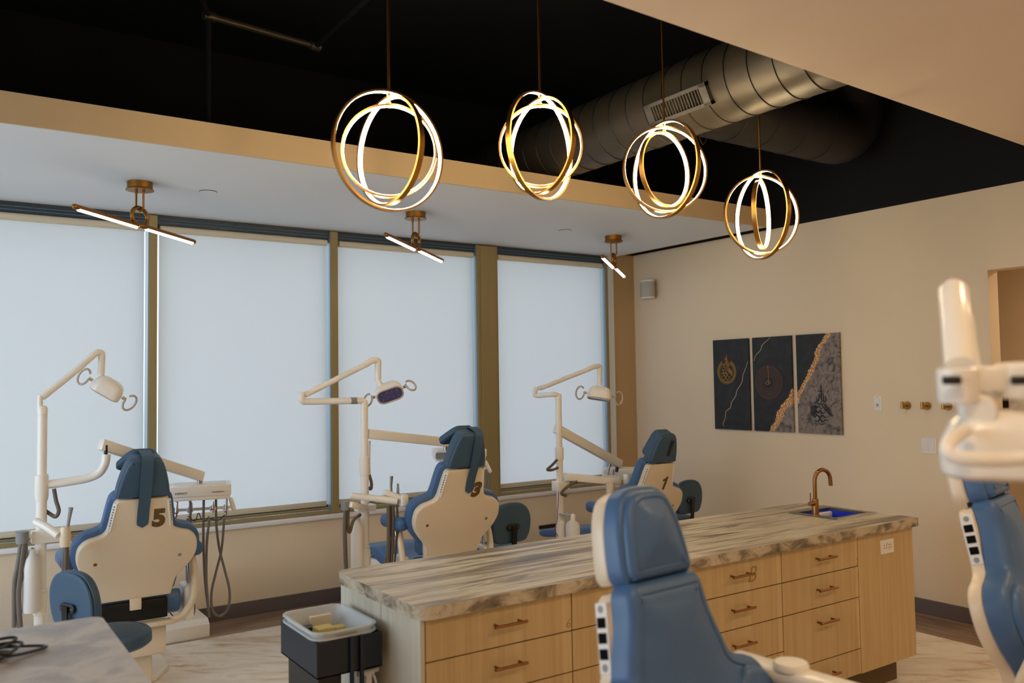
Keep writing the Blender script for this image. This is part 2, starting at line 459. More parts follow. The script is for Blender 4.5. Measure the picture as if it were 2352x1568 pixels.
# window wall: apron below the sill, pier at the right corner
w = MB().box((XL, WY, 0), (WX, 6.75, 0.655))
struct(w.obj('wall_window', M['wall'], smooth=0))
struct(MB().box((5.665, 6.50, 0.655), (WX, 6.75, 3.0)).obj('wall_window_pier', mat('tan_paint', srgb(186, 158, 118), 0.75, spec=0.25), smooth=0))  # wall pier, its dim tan shade is put into the colour
struct(MB().box((XL, 6.60, 3.02), (WX, 6.75, 4.3)).obj('wall_window_upper', M['black'], smooth=0))
struct(MB().box((XL, WY - 0.013, 0), (WX, WY, 0.105), 0.003).obj('baseboard_window', M['base'], smooth=0))
struct(MB().box((XL, WY - 0.035, 0.655), (5.665, 6.62, 0.688), 0.006).obj('trim_3', M['sill']))
struct(MB().box((XL, 6.50, 0.700), (5.56, 6.515, 0.722), 0.003).obj('trim_12', mat('bright_bead', srgb(190, 205, 215), 0.25, metal=0.8)))
# right wall with the doorway
w = MB().box((WX, 2.95, 0), (WX + 0.13, 6.75, 3.0)).box((WX, 1.9, 2.436), (WX + 0.13, 2.95, 3.0)).box((WX, YF, 0), (WX + 0.13, 1.9, 3.0))
struct(w.obj('wall_right', M['wall'], smooth=0))
struct(MB().box((WX - 0.002, YF, 3.0), (WX + 0.13, 6.75, 4.3)).obj('wall_right_upper', M['black'], smooth=0))
struct(MB().box((WX - 0.013, 2.965, 0), (WX, WY, 0.105), 0.003).box((WX - 0.013, YF, 0), (WX, 1.9, 0.105), 0.003).obj('baseboard_right', M['base'], smooth=0))
struct(MB().box((7.0, YF, 0), (7.1, 6.0, 3.0)).box((WX + 0.13, 6.0, 0), (7.1, 6.1, 3.0)).box((WX + 0.13, YF, 2.7), (7.1, 6.0, 2.8)).obj('wall_corridor', M['wall'], smooth=0))
struct(MB().box((XL - 0.1, YF, 0), (XL, 1.45, 3.0)).box((XL - 0.1, 5.75, 0), (XL, 6.75, 3.0)).box((XL - 0.1, 1.45, 0), (XL, 5.75, 0.7)).box((XL - 0.1, 1.45, 2.8), (XL, 5.75, 3.0)).obj('wall_left', M['wall'], smooth=0))
f_ = struct(MB().box((XL - 0.09, 1.45, 0.70), (XL - 0.02, 1.50, 2.8)).box((XL - 0.09, 5.70, 0.70), (XL - 0.02, 5.75, 2.8)).box((XL - 0.09, 3.57, 0.70), (XL - 0.02, 3.63, 2.8)).box((XL - 0.09, 1.5, 0.70), (XL - 0.02, 5.7, 0.75)).box((XL - 0.09, 1.5, 2.75), (XL - 0.02, 5.7, 2.8)).obj('window_6', M['mullion'], smooth=0))  # added window out of view, opened for the fill daylight
MB().box((XL - 0.045, 1.5, 0.75), (XL - 0.04, 5.7, 2.75)).obj('pane', M['glass'], f_, smooth=0)
struct(MB().box((XL, YF - 0.1, 0), (7.6, YF, 4.3)).obj('wall_front', M['wall'], smooth=0))
struct(MB().box((XL, YF, 4.3), (7.6, 6.75, 4.4)).box((XL - 0.1, YF, 3.0), (XL, 6.75, 4.3)).obj('ceiling', M['black'], smooth=0))
# lowered ceiling slab along the windows, its lit edge
struct(MB().box((XL, 4.592, CZ), (5.68, 6.50, 3.115)).obj('ceiling_lowered', M['soffit'], smooth=0))
struct(MB().box((XL, 4.578, CZ - 0.002), (5.69, 4.592, 3.12)).box((5.68, 4.592, CZ - 0.002), (5.70, 6.50, 3.12)).obj('trim_4', M['fascia'], smooth=0))
# beige lowered ceiling above the camera
b = MB(); b.prism([(XL, YF), (WX - 0.002, YF), (WX - 0.002, 2.255), (XL, 1.905)], 2.97, 3.10)
struct(b.obj('ceiling_bulkhead', M['bulk'], smooth=0))
struct(MB().prism([(XL, 1.900), (WX - 0.002, 2.250), (WX - 0.002, 2.262), (XL, 1.912)], 3.10, 4.30).obj('ceiling_upstand', M['black'], smooth=0))

# window head, mullions, frames, glass, blinds
head = struct(MB().box((XL, 6.505, 2.90), (5.665, 6.62, 3.02)).obj('trim_5', M['frame_dark'], smooth=0))
b = MB()
for z in (2.915, 2.938): b.cyl((XL, 6.500, z), (5.66, 6.500, z), 0.0055, 8)
struct(b.obj('trim_6', mat('blue_steel_track', srgb(96, 128, 156), 0.3, metal=0.7)))  # blue reflections on the dark head, shaped as two thin rods
panels = [(-0.02, 1.270), (1.325, 2.648), (2.708, 4.040), (4.262, 5.560)]
b = MB()
for x0, x1 in ((1.27, 1.325), (2.648, 2.708)): b.box((x0, WY, 0.68), (x1, 6.60, 2.96), 0.003)
b.box((-0.08, WY, 0.68), (-0.02, 6.60, 2.96), 0.003)
b.box((4.040, WY, 0.68), (4.262, 6.60, 2.96), 0.003).box((4.075, WY - 0.012, 0.68), (4.24, WY, 2.95), 0.003)
struct(b.obj('trim_7', M['mullion'], smooth=0))
# thin sheets on the mullion sides, daylight painted in as blue-grey
b = MB()
for x in (1.27, 2.648, 4.040, 5.560): b.box((x - 0.004, WY + 0.012, 0.70), (x, 6.60, 2.93))
struct(b.obj('trim_8', mat('cool_grey_reveal', srgb(128, 142, 152), 0.4, metal=0.3), smooth=0))
struct(MB().box((5.560, 6.472, 0.68), (5.585, 6.60, 2.96)).obj('trim_9', M['mullion'], smooth=0))
struct(MB().box((5.585, 6.478, 0.68), (5.665, 6.62, 2.97)).obj('trim_10', M['frame_grey'], smooth=0))
struct(MB().box((XL, WY + 0.005, 0.688), (5.56, 6.50, 0.712), 0.003).box((XL, 6.515, 0.688), (5.56, 6.60, 0.735), 0.003).obj('trim_11', M['mullion'], smooth=0))
names = ['leftmost window, cut by the photo edge', 'wide window between the two slim mullions', 'window left of the broad bronze column', 'window nearest the room corner']
wins = [(-2.6, -0.08)] + panels
for i, (x0, x1) in enumerate(wins):
    f_ = struct(MB().box((x0, 6.555, 0.735), (x1, 6.575, 0.755)).box((x0, 6.555, 2.88), (x1, 6.575, 2.90)).obj('window_%d' % (i + 1), M['frame_dark'], smooth=0))
    MB().box((x0, 6.590, 0.735), (x1, 6.596, 2.90)).obj('pane', M['glass'], f_, smooth=0)
for i, (x0, x1) in enumerate(wins):
    lab = ['roller blind beyond the left edge of the photo', 'pale roller blind over the ' + names[0], 'pale roller blind over the ' + names[1], 'pale roller blind over the ' + names[2], 'pale roller blind over the ' + names[3]][i]
    t = thing('roller_blind', lab, 'blind', ((x0 + x1) / 2, 6.535, 2.87), group='roller blinds on the window wall')
    hw = (x1 - x0) / 2 - 0.022
    b = MB(); nx, nz = 24, 14; vs = {}
    for iz in range(nz + 1):
        for ix in range(nx + 1):
            xx = -hw + 2 * hw * ix / nx; zz = -2.085 + 2.085 * iz / nz
            yy = 0.0025 * math.sin(ix * 0.55 + i) * (1 - iz / nz)
            vs[ix, iz] = b.bm.verts.new((xx, yy, zz))
    for iz in range(nz):
        for ix in range(nx): b.bm.faces.new((vs[ix, iz], vs[ix + 1, iz], vs[ix + 1, iz + 1], vs[ix, iz + 1]))
    b.obj('fabric', M['blind'], t)
    MB().cyl((-hw, -0.022, 0.0), (hw, -0.022, 0.0), 0.026, 20).obj('roller_tube', mat('roller_cloth', srgb(206, 196, 176), 0.7) if i == 0 else bpy.data.materials['roller_cloth'], t)
    MB().box((-hw, -0.008, -2.125), (hw, 0.006, -2.082), 0.004).obj('bottom_bar', bpy.data.materials['roller_cloth'], t)

# ------------------------------------------------------------------ ceiling services
b = MB(); DX, DZ, DR = 3.60, 3.345, 0.213
duct = tag(MB().cyl((DX, 2.28, DZ), (DX, 6.55, DZ), DR, 64).obj('air_duct', M['duct']), 'large dark spiral air duct running toward the window wall', 'air duct')
b = MB(); y = 2.35
while y < 6.3:
    pts = [(DX + (DR + 0.002) * math.cos(2 * PI * k / 64), y + 0.03 * k / 64, DZ + (DR + 0.002) * math.sin(2 * PI * k / 64)) for k in range(65)]
    b.tube(pts, 0.0035, 6, cap=False); y += 0.152
b.obj('seam', M['duct_dark'], duct)
# grille on the lower left flank of the duct
ga = R(207)
gn = Vector((math.cos(ga), 0, math.sin(ga))); gt = Vector((-math.sin(ga), 0, math.cos(ga)))
gc = Vector((DX, 3.32, DZ)) + gn * (DR + 0.012)
G = frame(gc, (0, -1, 0), gn.cross(Vector((0, -1, 0))), gn)
t = thing('duct_grille', 'slatted metal supply grille on the flank of the big duct', 'vent grille')
b = MB(); b.box((-0.235, -0.062, -0.03), (0.235, -0.042, 0.012), mtx=G).box((-0.235, 0.042, -0.03), (0.235, 0.062, 0.012), mtx=G).box((-0.235, -0.062, -0.03), (-0.185, 0.062, 0.012), mtx=G).box((0.185, -0.062, -0.03), (0.235, 0.062, 0.012), mtx=G)
b.obj('grille_frame', M['grille'], t, smooth=0)
MB().box((-0.185, -0.042, -0.025), (0.185, 0.042, -0.015), mtx=G).obj('dark_opening', M['blk'], t, smooth=0)
b = MB()
for k in range(17): b.box((-0.177 + k * 0.0215, -0.042, -0.015), (-0.172 + k * 0.0215, 0.042, 0.006), mtx=G)
b.obj('slats', M['grille'], t, smooth=0)
b = MB()
d2 = tag(b.tube(smooth_path([(3.83, 3.75, 3.49), (3.95, 3.75, 3.49), (4.6, 3.75, 3.49), (5.2, 3.75, 3.49), (5.5, 3.75, 3.50), (5.66, 3.75, 3.62), (5.70, 3.75, 3.8), (5.70, 3.75, 4.3)], 8), 0.205, 48).obj('branch_duct', mat('dark_duct', srgb(32, 29, 28), 0.55, spec=0.35)), 'dark round branch duct behind the big duct, ending in an elbow', 'air duct')
b = MB()
for x in (4.0, 4.3, 4.6, 4.9, 5.2): b.tube([(x, 3.75 + 0.207 * math.cos(2 * PI * k / 48), 3.49 + 0.207 * math.sin(2 * PI * k / 48)) for k in range(48)], 0.003, 6, closed=True)
b.obj('seam', M['duct_dark'], d2)
b = MB(); b.tube(smooth_path([(4.02, 3.72, 3.285), (4.0, 3.72, 3.25), (4.03, 3.72, 3.21), (4.06, 3.72, 3.25), (4.04, 3.73, 3.285)], 6), 0.003, 6)
tag(b.obj('wire_loop', M['duct']), 'small loop of wire hanging under the branch duct', 'wire')
b = MB().cyl((1.37, 5.28, 4.0), (2.1, 5.38, 4.0), 0.022, 16)
t = tag(b.obj('sprinkler_pipe', M['duct']), 'dark sprinkler pipe crossing the black ceiling, top left', 'pipe')
for a_, b_ in (((2.1, 5.38, 4.0), (2.08, 3.2, 4.0)), ((1.37, 5.28, 4.0), (0.9, 4.2, 4.05)), ((1.37, 5.28, 4.0), (1.37, 5.28, 3.12))):
    MB().cyl(a_, b_, 0.018, 14).obj('pipe_branch', M['black'], t)
MB().cyl((1.34, 5.276, 4.0), (1.41, 5.285, 4.0), 0.032, 16).obj('coupling', M['duct'], t)
MB().cyl((2.06, 5.375, 4.0), (2.13, 5.385, 4.0), 0.032, 16).obj('coupling', M['duct'], t)
for i, (x, y) in enumerate(((1.444, 5.564), (4.326, 5.539))):
    o = tag(MB().lathe([(0.052, 0.0), (0.052, 0.003), (0.0, 0.004)], (x, y, CZ - 0.004)).obj('sprinkler_cover', M['soffit']), ['flat round sprinkler cover, right of the leftmost bar lamp', 'flat round sprinkler cover, left of the lamp nearest the corner'][i], 'sprinkler cover', 'flat round sprinkler covers')
    MB().tube([(x + 0.053 * math.cos(2 * PI * k / 32), y + 0.053 * math.sin(2 * PI * k / 32), CZ - 0.002) for k in range(32)], 0.0018, 6, closed=True).obj('shadow_gap', M['grille'], o)
# recessed lamp rims above the camera side
for i, (x, y) in enumerate(((0.6, 0.4), (2.6, 0.6), (4.8, 0.7), (1.2, -1.4), (3.6, -1.4))):
    tag(MB().tube([(x + 0.12 * math.cos(2 * PI * k / 32), y + 0.12 * math.sin(2 * PI * k / 32), 2.966) for k in range(32)], 0.008, 8, closed=True).obj('recessed_lamp', M['white2']), 'round recessed lamp in the beige ceiling above the camera', 'ceiling lamp', 'recessed lamps above the camera')

# ------------------------------------------------------------------ ring pendants
def band(Rr, w, th, mtx, seg=96):
    """brass ring band, axis local z; returns (brass MB, led MB)"""
    b = MB(); rings = []
    prof = [(Rr, -w / 2), (Rr, w / 2), (Rr - th, w / 2), (Rr - th, w / 2 - 0.002), (Rr - th + 0.003, w / 2 - 0.002), (Rr - th + 0.003, -w / 2 + 0.002), (Rr - th, -w / 2 + 0.002), (Rr - th, -w / 2)]
    for k in range(seg):
        a = 2 * PI * k / seg
        rings.append([b.bm.verts.new(mtx @ Vector((r_ * math.cos(a), r_ * math.sin(a), z_))) for r_, z_ in prof])
    n = len(prof)
    for k in range(seg):
        A, B = rings[k], rings[(k + 1) % seg]
        for j in range(n): b.bm.faces.new((A[j], A[(j + 1) % n], B[(j + 1) % n], B[j]))
    l = MB(); r1 = []
    prof2 = [(Rr - th + 0.0025, -w / 2 + 0.0025), (Rr - th - 0.001, -w / 2 + 0.0025), (Rr - th - 0.001, w / 2 - 0.0025), (Rr - th + 0.0025, w / 2 - 0.0025)]
    for k in range(seg):
        a = 2 * PI * k / seg
        r1.append([l.bm.verts.new(mtx @ Vector((r_ * math.cos(a), r_ * math.sin(a), z_))) for r_, z_ in prof2])
    for k in range(seg):
        A, B = r1[k], r1[(k + 1) % seg]
        for j in range(4): l.bm.faces.new((A[j], A[(j + 1) % 4], B[(j + 1) % 4], B[j]))
    return b, l
PEND = [  # x, y, z of centre, view azimuth, (radius, turn) x3
    (1.546, 3.15, 2.681, [(0.253, -27.7), (0.226, 55), (0.196, 2)], 'leftmost and nearest of the four glowing ring pendants'),
    (2.325, 3.15, 2.815, [(0.253, -55), (0.226, 48.7), (0.196, 0)], 'second from left of the four glowing ring pendants'),
    (3.125, 3.15, 2.808, [(0.253, 48.5), (0.226, -19), (0.196, -52)], 'glowing ring pendant hanging before the duct grille, third from left'),
    (3.875, 3.15, 2.645, [(0.253, 55), (0.226, -27), (0.196, -78)], 'lowest and farthest right of the four glowing ring pendants')]
for (x, y, z, rings, lab) in PEND:
    t = thing('ring_pendant', lab + ', brass', 'pendant lamp', (x, y, z), group='brass ring pendants over the island')
    az = math.atan2(x, y)               # direction from the eye, clockwise from +y
    for (Rr, turn) in rings:
        # in-plane horizontal axis u: turned from the perpendicular of the sight line
        a = -az - R(turn)
        u = Vector((math.cos(a), math.sin(a), 0)); nn = Vector((-math.sin(a), math.cos(a), 0))
        mt = frame((0, 0, 0), u, (0, 0, 1), u.cross(Vector((0, 0, 1))))
        br, ld = band(Rr, 0.025, 0.009, mt)
        o = br.obj('ring', M['brass'], t, smooth=30)
        ld.obj('light_strip', M['led'], o, smooth=30)
    MB().cyl((0, 0, 0.180), (0, 0, 0.262), 0.0045, 10).cyl((0, 0, 0.185), (0, 0, 0.205), 0.009, 12).cyl((0, 0, 0.222), (0, 0, 0.242), 0.009, 12).obj('hub', M['brass'], t)
    MB().cyl((0, 0, 0.255), (0, 0, 4.27 - z), 0.0058, 12).obj('rod', M['brass_dark'], t)
    MB().lathe([(0.06, 0), (0.06, 0.03)], (0, 0, 4.268 - z)).obj('canopy', M['brass_dark'], t)

# ------------------------------------------------------------------ chain-link bar lamps under the lowered ceiling
def bar_lamp(x, y, label):
    t = thing('bar_lamp', label, 'ceiling lamp', (x, y, CZ), group='brass bar lamps under the lowered ceiling')
    MB().lathe([(0.073, 0.0), (0.073, -0.040), (0.081, -0.047), (0.081, -0.051), (0.0, -0.052)], (0, 0, 0)).obj('ceiling_mount', M['brass_dark'], t, smooth=30)
    az = R(-43)
    hx, hy = math.cos(az), math.sin(az)
    pts = [(hx * 0.024, hy * 0.024, -0.05), (hx * 0.024, hy * 0.024, -0.155), (hx * 0.012, hy * 0.012, -0.172), (0, 0, -0.180), (-hx * 0.012, -hy * 0.012, -0.172), (-hx * 0.024, -hy * 0.024, -0.155), (-hx * 0.024, -hy * 0.024, -0.05)]
    b = MB().tube([Vector(p) for p in pts], 0.0062, 10)
    for s_ in (1, -1): b.cyl((s_ * hx * 0.024, s_ * hy * 0.024, -0.05), (s_ * hx * 0.024, s_ * hy * 0.024, -0.068), 0.009, 12)
    b.obj('yoke', M['brass_dark'], t)
    d = Vector((math.cos(R(39)) * math.cos(R(-2.5)), math.sin(R(39)) * math.cos(R(-2.5)), math.sin(R(-2.5))))
    side = Vector((-d.y, d.x, 0)).normalized()
    up = side.cross(d) * -1
    if up.z < 0: up = -up
    zc = -0.267
    c = Vector((0, 0, zc))
    ring = [Vector((0, 0, -0.212)) + d * (0.066 * math.cos(2 * PI * k / 40)) + Vector((0, 0, 1)) * (0.054 * math.sin(2 * PI * k / 40)) for k in range(40)]
    MB().tube(ring, 0.0125, 14, closed=True).obj('link', M['brass_dark'], t)
    for (a0, a1, off) in ((-0.50, 0.0, 0.008), (0.0, 0.50, -0.008)):
        lo = c + side * off
        o = MB().capsule(lo + d * a0, lo + d * a1, 0.0155).obj('bar', M['brass_dark'], t)
        q0, q1 = (a0 + 0.03, a1 - 0.02) if a0 < 0 else (a0 + 0.05, a1 - 0.02)
        dn = -up
        MB().capsule(lo + dn * 0.0085 + d * q0, lo + dn * 0.0085 + d * q1, 0.0125).obj('diffuser', M['led2'], o)
bar_lamp(1.026, 5.515, 'brass link bar lamp at the left, above the lamp arm of chair 5')
bar_lamp(2.905, 5.49, 'middle brass link bar lamp, below the nearest ring pendant')
bar_lamp(4.865, 5.55, 'brass link bar lamp nearest the room corner, seen end on')

# ------------------------------------------------------------------ island
IX0, IX1, IY0, IY1 = 1.488, 4.645, 2.775, 3.50
TOP = 0.91
def cabinet(x0, x1, label, zs, hx, letter=None, hw=0.075, pts=None):
    t = thing('drawer_cabinet', label, 'cabinet', ((x0 + x1) / 2, (IY0 + IY1) / 2, 0), group='drawer cabinets of the island')
    ox, oy = (x0 + x1) / 2, (IY0 + IY1) / 2
    L = lambda p: (p[0] - ox, p[1] - oy, p[2])
    MB().box(L((x0 + 0.001, IY0 + 0.02, 0.135)), L((x1 - 0.001, IY1, 0.862))).obj('carcass', M['laminate'], t, smooth=0)
    MB().box(L((x0 + 0.001, IY0 + 0.075, 0.0)), L((x1 - 0.001, IY1 - 0.06, 0.135))).obj('toe_kick', M['toe'], t, smooth=0)
    for i, (zb, zt) in enumerate(zs):
        d = MB().box(L((x0 + 0.0025, IY0, zb + 0.0025)), L((x1 - 0.0025, IY0 + 0.0185, zt - 0.0025)), 0.0012, 1).obj('drawer', M['laminate'], t, smooth=0)
        hz = zt - 0.072
        b = MB().cyl(L((hx - hw, IY0 - 0.033, hz)), L((hx + hw, IY0 - 0.033, hz)), 0.0062, 12)
        for s_ in (-0.055, 0.055): b.cyl(L((hx + s_, IY0, hz)), L((hx + s_, IY0 - 0.033, hz)), 0.0052, 10)
        b.obj('handle', M['bronze'], d)
    if letter:
        ch, lx, lz, sz, sh = letter
        text_mesh('lettering', ch, sz, M['gold_txt'], t, frame(L((lx, IY0 - 0.0012, lz)), (1, 0, 0), (0, 0, 1), (0, -1, 0)), 0.0006, -0.002, sh)
    return t
Z4 = [(0.704, 0.862), (0.540, 0.704), (0.270, 0.540), (0.137, 0.270)]
first_cab = cabinet(1.490, 2.166, 'pale wood drawer cabinet at the near left end, small gold 6', Z4, 1.847, ('6', 2.145, 0.735, 0.055, 0.25))
cabinet(2.166, 2.835, 'pale wood drawer cabinet mostly hidden behind the blue chair', Z4, 2.50, None)
cabinet(2.835, 3.486, 'pale wood drawer cabinet with a gold B beside its handle', [(0.704, 0.862), (0.540, 0.704), (0.372, 0.540), (0.137, 0.372)], 3.175, ('B', 3.262, 0.775, 0.11, 0.35))
cabinet(3.486, 4.118, 'pale wood drawer cabinet with a small gold 2, right end', Z4, 3.815, ('2', 4.103, 0.728, 0.055, 0.25))
t = tag(MB().box((4.119, IY0, 0.137), (4.642, IY0 + 0.0185, 0.862)).box((4.625, IY0 + 0.02, 0.137), (4.643, IY1, 0.862)).box((4.119, IY0 + 0.02, 0.137), (4.62, IY1, 0.70)).box((4.119, IY1 - 0.02, 0.70), (4.62, IY1, 0.862)).obj('end_cabinet', M['laminate'], smooth=0), 'plain pale wood panel unit with an outlet, island right end', 'cabinet')
MB().box((4.119, IY0 + 0.075, 0.0), (4.56, IY1 - 0.06, 0.137)).obj('toe_kick', M['toe'], t, smooth=0)
ox, oy = first_cab.location.x, first_cab.location.y
MB().box((1.470 - ox, IY0 - oy, 0.0), (1.4885 - ox, 3.10 - oy, 0.862), 0.001, 1).box((1.470 - ox, 3.104 - oy, 0.0), (1.4885 - ox, IY1 - oy, 0.862), 0.001, 1).obj('end_panel', M['laminate_g'], first_cab, smooth=0)['label'] = 'greyer end panel'
# worktop with rounded corners and the sink cut-out
def countertop(x0, x1, y0, y1, z0, z1, m_top, m_edge, name, label, rad, hole=None, corners=(1, 1, 1, 1)):
    out = []
    for (cx, cy, a0, on_) in ((x1, y1, 0, corners[0]), (x0, y1, 90, corners[1]), (x0, y0, 180, corners[2]), (x1, y0, 270, corners[3])):
        rr = rad if on_ else 0.004
        ccx = cx - rr if cx == x1 else cx + rr; ccy = cy - rr if cy == y1 else cy + rr
        for k in range(9):
            a = R(a0 + 90 * k / 8); out.append((ccx + rr * math.cos(a), ccy + rr * math.sin(a)))
    b = MB()
    if hole is None:
        b.prism(out, z0, z1, bev=0.003, seg=2)
    else:
        hx0, hx1, hy0, hy1 = hole
        for (lo, hi) in (((hx0, y0 + 0.0), (hx1, hy0)), ((hx0, hy1), (hx1, y1))): b.box((lo[0], lo[1], z0), (hi[0], hi[1], z1))
        lft = [p for p in out if p[0] < (x0 + x1) / 2] ; rgt = [p for p in out if p[0] > (x0 + x1) / 2]
        b.prism([(hx0, y1)] + lft + [(hx0, y0)], z0, z1)
        b.prism([(hx1, y0)] + [p for p in rgt if p[1] < (y0 + y1) / 2] + [p for p in rgt if p[1] > (y0 + y1) / 2] + [(hx1, y1)], z0, z1)
    o = b.obj(name, [m_top, m_edge], smooth=0)
    for p in o.data.polygons:
        p.material_index = 0 if abs(p.normal.z) > 0.8 else 1
    return tag(o, label, 'countertop')
countertop(1.457, 4.668, 2.750, 3.535, 0.862, TOP, M['stone'], M['stone_edge'], 'countertop', 'long streaked grey-beige stone worktop of the island', 0.055, hole=(4.275, 4.60, 3.02, 3.30), corners=(1, 1, 1, 0))
# sink
t = thing('sink', 'small square drop-in steel sink at the island right end', 'sink', (4.437, 3.15, TOP))
b = MB()
for lo, hi in (((-0.195, -0.165), (0.195, -0.122)), ((-0.195, 0.140), (0.195, 0.165)), ((-0.195, -0.122), (-0.150, 0.140)), ((0.155, -0.122), (0.195, 0.140))): b.box((lo[0], lo[1], 0), (hi[0], hi[1], 0.005), 0.002, 1)
b.obj('rim', M['chrome'], t, smooth=0)
MB().box((-0.155, -0.126, -0.17), (0.158, 0.144, -0.165)).box((-0.155, -0.126, -0.17), (-0.150, 0.144, 0.001)).box((0.155, -0.126, -0.17), (0.160, 0.144, 0.001)).box((-0.155, -0.127, -0.17), (0.158, -0.122, 0.001)).box((-0.155, 0.140, -0.17), (0.158, 0.145, 0.001)).obj('basin', M['chrome'], t, smooth=0)
t = thing('plastic_tub', 'bright blue plastic tub standing inside the sink', 'tub', (4.44, 3.16, TOP - 0.164))
b = MB(); b.box((-0.135, -0.105, 0), (0.135, 0.115, 0.006)).box((-0.14, -0.11, 0), (-0.134, 0.12, 0.157)).box((0.134, -0.11, 0), (0.14, 0.12, 0.157)).box((-0.14, -0.11, 0), (0.14, -0.104, 0.157)).box((-0.14, 0.114, 0), (0.14, 0.12, 0.157))
b.obj('tub_body', M['blue_tub'], t, smooth=0)
MB().box((-0.13, -0.10, 0.08), (0.13, 0.05, 0.10), 0.005).obj('bag_in_tub', M['blue_tub'], t)
tag(MB().box((4.40, 3.245, TOP - 0.05), (4.575, 3.268, TOP - 0.012), 0.008).obj('folded_cloth', M['white2']), 'white item lying along the back of the blue tub', 'cloth')
# faucet
t = thing('faucet', 'gooseneck bronze faucet with a side lever at the sink', 'faucet', (4.265, 3.14, TOP + 0.004))
MB().lathe([(0.023, 0), (0.021, 0.008), (0.0185, 0.010), (0.0185, 0.095), (0.017, 0.098)], (0, 0, 0)).obj('body', M['bronze'], t, smooth=30)
sp = [(0, 0, 0.095), (0, 0, 0.15), (0.0, 0, 0.20)] + [(0.062 - 0.062 * math.cos(a), -0.0, 0.20 + 0.062 * math.sin(a)) for a in [PI * k / 14 for k in range(1, 15)]] + [(0.127, 0, 0.165)]
sp = [Vector((p[0] * 1.05, -p[0] * 0.1, p[2])) for p in sp]
MB().tube(sp, 0.0115, 16).obj('spout', M['bronze'], t)
b = MB().cyl((-0.015, 0, 0.072), (-0.052, 0.0, 0.072), 0.013, 16)
l_ = b.obj('lever_hub', M['bronze'], t)
MB().cyl((-0.045, 0, 0.08), (-0.043, 0, 0.135), 0.004, 10).obj('lever', M['bronze'], l_)

def wall_plate(name, label, cat, c, w, h, nrm, detail):
    """plate on a wall facing -x or -y"""
    ax = Vector((0, -1, 0)) if nrm == 'x' else Vector((1, 0, 0))
    n = Vector((-1, 0, 0)) if nrm == 'x' else Vector((0, -1, 0))
    F_ = frame((0, 0, 0), ax, (0, 0, 1), n)
    t = thing(name, label, cat, c)
    MB().prism(rrect(w, h, 0.004), 0.0, 0.006, mtx=F_, bev=0.0015, seg=1).obj('plate', M['white2'], t)
    for (kind, x, z, ww, hh) in detail:
        if kind == 'r': MB().box((x - ww / 2, z - hh / 2, 0.005), (x + ww / 2, z + hh / 2, 0.010), 0.001, 1, mtx=F_).obj('rocker', M['white2'], t)
        if kind == 'd': MB().box((x - ww / 2, z - hh / 2, 0.0055), (x + ww / 2, z + hh / 2, 0.0068), mtx=F_).obj('slot', M['blk'], t, smooth=0)
        if kind == 'k': MB().lathe([(ww, 0.006), (ww, 0.012), (ww * 0.5, 0.013)], (0, 0, 0), 16, axis=(0, 0, 1)).obj('knob', M['steel'], t).matrix_local = F_ @ Matrix.Translation((x, z, 0))
    return t
wall_plate('power_outlet', 'white power outlet on the island end panel', 'outlet', (4.385, IY0, 0.778), 0.125, 0.078, 'y',
    [('d', x, z, 0.005, 0.006) for x in (-0.03, -0.008, 0.014, 0.032) for z in (-0.006, 0.008)] + [('d', 0.0, 0.016, 0.004, 0.004), ('d', 0.02, -0.016, 0.004, 0.004)])
wall_plate('volume_control', 'narrow white wall plate with a small knob, right of the canvases', 'wall control', (WX, 3.802, 1.515), 0.068, 0.115, 'x', [('k', 0, -0.012, 0.011, 0), ('d', 0, 0.02, 0.008, 0.008), ('r', 0, 0.0, 0.036, 0.07), ('d', 0, 0.045, 0.006, 0.004)])
wall_plate('light_switch', 'white double rocker light switch below the coat hooks', 'light switch', (WX, 3.41, 1.213), 0.115, 0.115, 'x', [('r', -0.023, 0, 0.034, 0.066), ('r', 0.023, 0, 0.034, 0.066)])
wall_plate('thermostat', 'small white thermostat with a dark screen beyond the doorway', 'thermostat', (7.0, 3.374, 1.492), 0.10, 0.16, 'x', [('d', 0.005, 0.012, 0.06, 0.105)])
for i, (y, lab) in enumerate(((3.567, 'brass coat hook nearest the canvases'), (3.414, 'second brass coat hook from the left'), (3.260, 'third brass coat hook from the left'), (3.112, 'brass coat hook nearest the doorway, half hidden'))):
    t = thing('coat_hook', lab, 'hook', (WX, y, 1.50), group='row of brass coat hooks')
    MB().lathe([(0.030, 0), (0.030, 0.007), (0.0, 0.008)], (0, 0, 0), axis=(-1, 0, 0)).obj('round_plate', M['brass'], t)
    MB().cyl((0, 0, 0), (-0.066, 0, 0), 0.008, 14).cyl((-0.066, 0, -0.022), (-0.066, 0, 0.030), 0.0115, 16).obj('peg', M['brass'], t)
# wall speaker
t = thing('wall_speaker', 'small white speaker high on the wall near the corner', 'speaker', (WX - 0.075, 6.22, 2.62))
out = [(0.055 * math.cos(a) * 1.15, 0.055 * math.sin(a)) for a in [2 * PI * k / 24 for k in range(24)]]
MB().prism([(x, y * 1.5) for x, y in out], -0.075, 0.075, bev=0.006).obj('grille_cloth', M['spkr'], t)
MB().prism([(x * 1.02, y * 1.53) for x, y in out], 0.075, 0.092, bev=0.004).prism([(x * 1.02, y * 1.53) for x, y in out], -0.092, -0.075, bev=0.004).obj('end_cap', M['white2'], t)
MB().box((0.05, -0.02, -0.03), (0.075, 0.02, 0.03)).obj('bracket', M['white2'], t)

